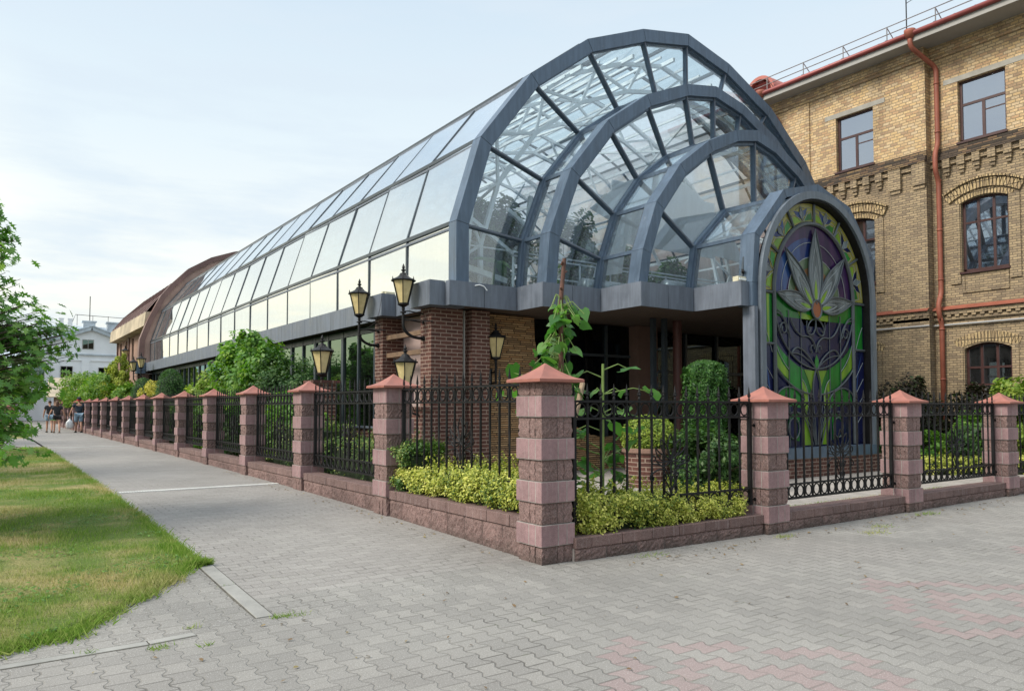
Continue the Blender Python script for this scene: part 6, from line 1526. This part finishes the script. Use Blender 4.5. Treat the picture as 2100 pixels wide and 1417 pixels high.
# young oak on the lawn at the left
def tree(label,base,blobs,n,ls,tm,m,h,seed,name='oak_tree',sub=60,subr=.22,grp=None,rt=.09,hollow=.35):
    rg=np.random.default_rng(seed); t=thing(name,label,'tree',base,grp); P,N,Cn=blobpts(rg,blobs,n,sub,subr,hollow); ok=P[:,2]>.25; P,N=P[ok],N[ok]
    leafmesh('crown',P,ls,tm,rg,m,t,nrm=N,up=.75)
    mb=MB(); b=Vector(base); top=b+Vector((rg.normal()*.1,rg.normal()*.1,h)); mb.tube([b,b.lerp(top,.3)+Vector((.03,.02,0)),b.lerp(top,.65),top],[rt,rt*.8,rt*.5,rt*.12],9); obj('trunk',mb,M_bark,t)
    mb=MB()
    for c in Cn:
        c=Vector(c); hz=max(.25,min(.9,(c.z-b.z)/h*.62)); s=b.lerp(top,hz); mid=s.lerp(c,.55)+Vector((0,0,.08)); mb.tube([s,mid,c],[rt*.17,rt*.09,.003],5)
    obj('branches',mb,M_bark,t); return t
OB=[(-.30,10.7,2.15,1.10,1.2,1.0),(-.28,10.7,3.0,.66,.8,.82),(-.55,10.4,1.45,1.0,1.2,.6),(.42,10.6,2.25,.55,.6,.36),(-.10,9.5,1.35,.60,.7,.32),(.20,10.4,1.72,.46,.5,.18),(-.02,10.75,3.45,.34,.4,.36),(-1.5,10.4,2.4,1.1,1.3,1.6),(.0,9.0,1.0,.5,.5,.20),(.15,9.6,1.25,.45,.4,.14),(.0,10.8,3.75,.22,.3,.30)]
tree('young oak with lobed leaves and low branches on the lawn at the left',(-1.25,10.4,.1),OB,7200,.135,T_OAK,L_oak,4.1,21,sub=190,subr=.24,hollow=.30)
# sprays of leaves standing clear of the oak's outline
for x,y,h,lab in ((-1.5,73,4.6,'round green tree in front of the pink building'),(2.0,79,5.0,'leafy tree hiding the base of the white building on the left'),(8.6,80,4.4,'leafy tree hiding the base of the white building on the right'),(12.5,76,4.6,'tree between the white and brown buildings')):
    tree(lab,(x,y,.1),[(x,y,h*.6,2.3,2.0,h*.40)],3500,.30,T_OVAL,L_shrub,h*.7,int(x*3+90),'far_tree',30,.3,'trees in front of the far buildings',.12)
# reflected and off frame street trees
pt=tree('street tree on the verge left of the parked cars, outside the street fence',(-4.6,18,.1),[(-4.6,18,4.2,2.3,2.3,2.3),(-4.4,18,2.4,1.6,1.6,1.0)],16000,.17,T_OVAL,L_shrub,6,31,'street_tree',90,.24,'street trees outside the frame',.14)
for x,y,lab in ((-4.8,25,'street tree on the verge beside the cross path'),(-4.7,33,'street tree on the verge next to the red car'),(-4.9,41,'street tree on the far verge'),(-5,50,'street tree beyond the parked white car'),(-5,58,'sixth street tree from the corner'),(-5,67,'seventh street tree from the corner'),(-5,77,'eighth street tree from the corner'),(-5,88,'last street tree before the far square')):
    q=copytree(pt,(x,y,.1),y,lab); q.scale=(1.25,1.25,.80)
for x,y,z_,lab in ((9,-12,0,'plaza tree behind the viewer, nearest the corner'),(20,-14,0,'plaza tree behind the viewer, facing the coloured window'),(-3,-15,0,'plaza tree behind the viewer on the left'),(27,-6,0,'plaza tree behind the viewer, beyond the end of the brick building')):
    c=copytree(pt,(x,y,0),x,lab); c.scale=(1.5,1.5,1.5)
# sapling and large leaved shoots behind the corner pillar
t=thing('lopped_sapling','lopped young tree with big drooping leaves behind the corner pillar','sapling',(5.04,6.24,.05))
st=[(5.04,6.24,.05),(5.05,6.24,1.2),(5.06,6.23,2.0),(5.055,6.24,2.55),(5.10,6.22,3.07)]
mb=MB(); mb.tube(st,[.035,.032,.029,.026,.021],10); 
for z in (2.2,2.5,2.72,2.9,3.0): mb.tube([(5.07,6.23,z),(5.07+.05*math.sin(z*20),6.20,z+.03)],[.016,.010],6)
obj('trunk',mb,plain('red_brown_bark',(.10,.045,.03),.7,0,.3,20,.5),t)
rg=np.random.default_rng(6); P=[];sz=[];dr=[]; mb=MB()
WH=[(2.56,.16,.10,12,.02),(2.46,.22,.14,15,.06),(2.30,.14,.15,9,-.02),(2.12,.22,.15,15,-.07),(1.95,.20,.17,14,-.10),(1.80,.27,.17,18,-.12),(1.66,.30,.15,14,-.05)]
for k in range(sum(w[3] for w in WH)):
    q=0; kk=k
    while kk>=WH[q][3]: kk-=WH[q][3]; q+=1
    zc,rr_,ss,_,ox=WH[q]; z=zc+rg.normal()*.035; a=rg.uniform(0,2*PI); u_=1; r=rr_*rg.uniform(.45,1.1)
    p=np.array([5.06+r*math.cos(a)+ox*.82,6.24+r*math.sin(a)-ox*.5,z-.05]); P.append(p); sz.append(ss*rg.uniform(.6,1.25)); dr.append([math.cos(a)*1.1,math.sin(a)*1.1,-1.1])
    mb.tube([(5.06,6.24,z+.05),((5.06+p[0])/2,(6.24+p[1])/2,z+.09),tuple(p)],[.007,.005,.004],4)
obj('leaf_stalks',mb,M_green_stem,t)
leafmesh('foliage',P,np.array(sz),T_HEART,rg,L_big,t,up=.9,droop=np.array(dr))
t=thing('large_leaved_shoot','tall green shoot with very large leaves behind the railing right of the corner pillar','shoot',(5.45,6.02,.05))
mb=MB(); mb.tube([(5.45,6.02,.05),(5.46,6.02,1.0),(5.45,6.0,1.93)],[.022,.018,.014],8); P=[];sz=[];dr=[]
LV=[(.32,.0,1.88,.42),(-.30,.05,1.80,.36),(.62,-.04,1.62,.40),(.26,.02,1.62,.22),(-.12,.0,1.62,.2),(.30,.05,1.42,.34),(-.25,.02,1.42,.32),(.12,.1,1.35,.3),(-.34,0,1.22,.32),(.45,.1,1.38,.30)]
for dx,dy,z,s in LV: P.append([5.45+dx*.82,6.0-dx*.35+dy,z]); sz.append(s); dr.append([dx*2,-dx+dy,-.35]); mb.tube([(5.455,6.01,z-.02),(5.45+dx*.5,6.0-dx*.2+dy*.5,z+.05),(5.45+dx*.82,6.0-dx*.35+dy,z)],[.008,.006,.005],5)
for k in range(46):
    z=rg.uniform(.35,1.25); a=rg.uniform(0,2*PI); r=rg.uniform(.15,.60); P.append([5.45+r*math.cos(a),6.0+abs(r*math.sin(a))*.5,z]); sz.append(rg.uniform(.16,.34)); dr.append([math.cos(a),math.sin(a)*.5,-.5])
    if k%2: mb.tube([(5.45,6.02,z-.15),tuple(P[-1])],[.008,.004],4)
obj('stem',mb,M_green_stem,t); leafmesh('foliage',P,np.array(sz)*.66,T_HEART,rg,L_big,t,up=1.6,droop=np.array(dr))
t=thing('large_leaved_shoot','short large leaved shoot peeking over the railing left of the corner pillar','shoot',(4.80,6.5,.05))
mb=MB(); mb.tube([(4.80,6.5,.05),(4.8,6.5,1.75)],[.012,.008],6); P=[];sz=[];dr=[]
for dx,dy,z,s in ((-.05,.18,1.84,.26),(.0,.30,1.62,.20),(-.1,.05,1.62,.22),(.0,.12,1.45,.28),(-.02,.5,1.60,.16),(.05,0,1.2,.25)): P.append([4.8+dx,6.5+dy,z]); sz.append(s*.8); dr.append([dx,dy,-.2]); mb.tube([(4.8,6.5,z-.05),(4.8+dx,6.5+dy,z)],[.005,.004],4)
obj('stem',mb,M_green_stem,t); leafmesh('foliage',P,np.array(sz),T_HEART,rg,L_big,t,up=.8,droop=np.array(dr))
t=thing('cut_trunk','pale cut branch stump leaning beside the corner pillar','branch stump',(5.25,6.15,.6)); mb=MB(); mb.tube([(4.98,5.95,1.30),(5.10,5.98,1.55),(5.16,6.0,1.72)],[.035,.03,.028],9); mb.tube([(4.95,6.0,.1),(4.98,5.95,1.30)],[.04,.035],8); obj('trunk',mb,plain('pale_wood',(.33,.24,.16),.8,0,.3,18,.5),t)
# courtyard plants
conifer('tall clipped green thuja column in front of the entrance, left of the coloured window',(11.2,9.47,0),.365,2.32,24000,L_thuja,11,pointed=.10)
shrub('spreading_juniper','loose spreading dark green bush at the foot of the thuja column','shrub',(10.5,8.9,0),[(10.45,8.9,.55,.75,.75,.62),(10.9,8.6,.5,.6,.6,.55)],14000,.075,T_DIA,L_shrubd,70,.22,5,.5,up=.6)
t=thing('brick_planter','round brick planter with a stone rim in front of the entrance','planter',(10.1,9.87,0))
mb=MB(); mb.lathe([(.40,0),(.43,.30),(.46,.62)],24,(10.1,9.87,0)); obj('body',mb,M_brickR,t)
mb=MB(); mb.lathe([(.46,.62),(.50,.64),(.50,.70),(.46,.72),(.38,.72),(.38,.66)],24,(10.1,9.87,0),False); mb.lathe([(.385,.60),(.385,.685)],24,(10.1,9.87,0)); obj('rim',mb,plain('rim_stone',(.20,.12,.09),.8,0,.15,8,.3),t)
rg=np.random.default_rng(8); n=9000; d=rg.normal(size=(n,3)); d/=np.linalg.norm(d,axis=1)[:,None]; rr=rg.uniform(.82,1.03,n)[:,None]; P=np.array([10.1,9.87,.92])+d*rr*np.array([.52,.52,.40])
t=thing('ball_bush','clipped round yellow green bush growing in the brick planter','bush',(10.1,9.87,.72)); ok=P[:,2]>.70
leafmesh('foliage',P[ok],.045,T_OVAL,rg,L_ball,t,nrm=d[ok],up=.3)
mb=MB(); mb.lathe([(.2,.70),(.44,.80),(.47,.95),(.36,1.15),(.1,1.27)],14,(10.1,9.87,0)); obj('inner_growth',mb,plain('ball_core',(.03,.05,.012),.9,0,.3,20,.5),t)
for i,(x,y,r,h,lab) in enumerate(((21.4,12.4,.7,2.0,'dark purple leaved bush against the brick wall left of the drainpipe'),(21.5,10.9,.75,2.25,'tallest dark purple bush around the foot of the drainpipe'),(21.3,9.1,.85,2.0,'dark purple bush below the ground floor window'),(20.2,10.2,.7,1.7,'dark purple bush standing in front of the drainpipe bush'))):
    shrub('purple_bush',lab,'bush',(x,y,0),[(x,y,h*.5,r,r,h*.52)],6000,.10,T_OVAL,L_red,30,.30,3,.4,'dark purple bushes at the foot of the brick building')
shrub('bright_bush','bright green bush at the right edge in front of the brick wall','bush',(20.6,7.6,0),[(20.6,7.6,1.2,.8,.9,1.1)],8000,.10,T_OVAL,L_lime,40,.28,4,.4)
for i,(x,y,h,m,lab) in enumerate(((17.9,8.9,1.1,L_shrub,'leafy green flowering shrub right of the coloured window'),(18.3,7.6,1.2,L_shrubd,'darker hydrangea like shrub in the bed by the brick building'),(19.3,8.2,1.35,L_shrub,'rounded green shrub nearest the ground floor window'),(17.2,9.9,1.3,L_shrubd,'dark shrub tucked behind the window frame leg'),(20.2,6.4,1.2,L_shrub,'green shrub at the right end of the bed'))):
    shrub('bed_shrub',lab,'shrub',(x,y,0),[(x,y,h*.5,.65,.65,h*.5)],5000,.095,T_OVAL,m,30,.3,3,.4,'shrubs in the courtyard bed')
hedge('low yellow green border plants along the courtyard bed',((16.7,8.3),(19.5,6.5)),8000,L_euo,lambda u:.34,.55,(18,7.4,0),10,.045,'border_hedge')
n=9000; P=np.c_[rg.uniform(7.6,14,n),rg.uniform(5.72,6.5,n)**1,np.full(n,.01)]
o=leafmesh('grass',P,.06,[(-.1,0,0),(.1,0,0),(.5,0,.9)],rg,M_blade,up=4); tag(o,'thin grass strip just inside the courtyard fence','grass'); o['kind']='stuff'
mb=MB(); mb.box(7.6,14.2,5.7,6.55,-.01,.006); struct(obj('verge',mb,M_lawn))
# plants inside the greenhouse
t=thing('banana_plant','banana plant with one broad bright leaf behind the lowest front pane','plant',(9.0,13.6,3.95)); mb=MB(); P=[]
def blade(mb,p,dirv,L,w,sag):
    d=Vector(dirv).normalized(); s=d.cross(Vector((0,0,1))).normalized(); b=len(mb.v); n=9
    for i in range(n+1):
        u=i/n; c=Vector(p)+d*L*u+Vector((0,0,-sag*u*u)); ww=w*math.sin(PI*min(.98,u*.9+.08))**.7
        for k in (-1,0,1): mb.v.append(tuple(c+s*ww*k+Vector((0,0,-abs(k)*.04))))
    for i in range(n):
        for k in (0,1): a=b+i*3+k; mb.f.append((a,a+1,a+4,a+3))
blade(mb,(9.05,13.4,4.65),(-1,-.3,.25),.75,.16,.22); blade(mb,(9.05,13.4,4.65),(.6,.4,.3),.6,.13,.5); blade(mb,(9.05,13.4,4.6),(.2,-.8,.5),.5,.12,.4); obj('leaf',mb,L_big,t)
mb=MB(); mb.tube([(9.0,13.5,3.95),(9.05,13.4,4.65)],[.05,.02],8); obj('stem',mb,M_green_stem,t)
for i,(x,y,z,lab) in enumerate(((9.0,14.5,5.0,'dark leafy plant just behind the banana leaf'),(10.3,15.3,5.4,'tall dark foliage deeper in the glasshouse'),(11.9,14.6,5.0,'dark potted greenery behind the second arch'),(14.0,14.9,4.7,'low dark foliage behind the third arch'),(16.6,15.2,4.8,'dark foliage at the right of the glasshouse front'))):
    shrub('indoor_plant',lab,'plant',(x,y,3.95),[(x,y,z,1.05,.7,1.25)],7500,.14,T_OVAL,L_shrubd,30,.3,4,.3,'plants inside the greenhouse')
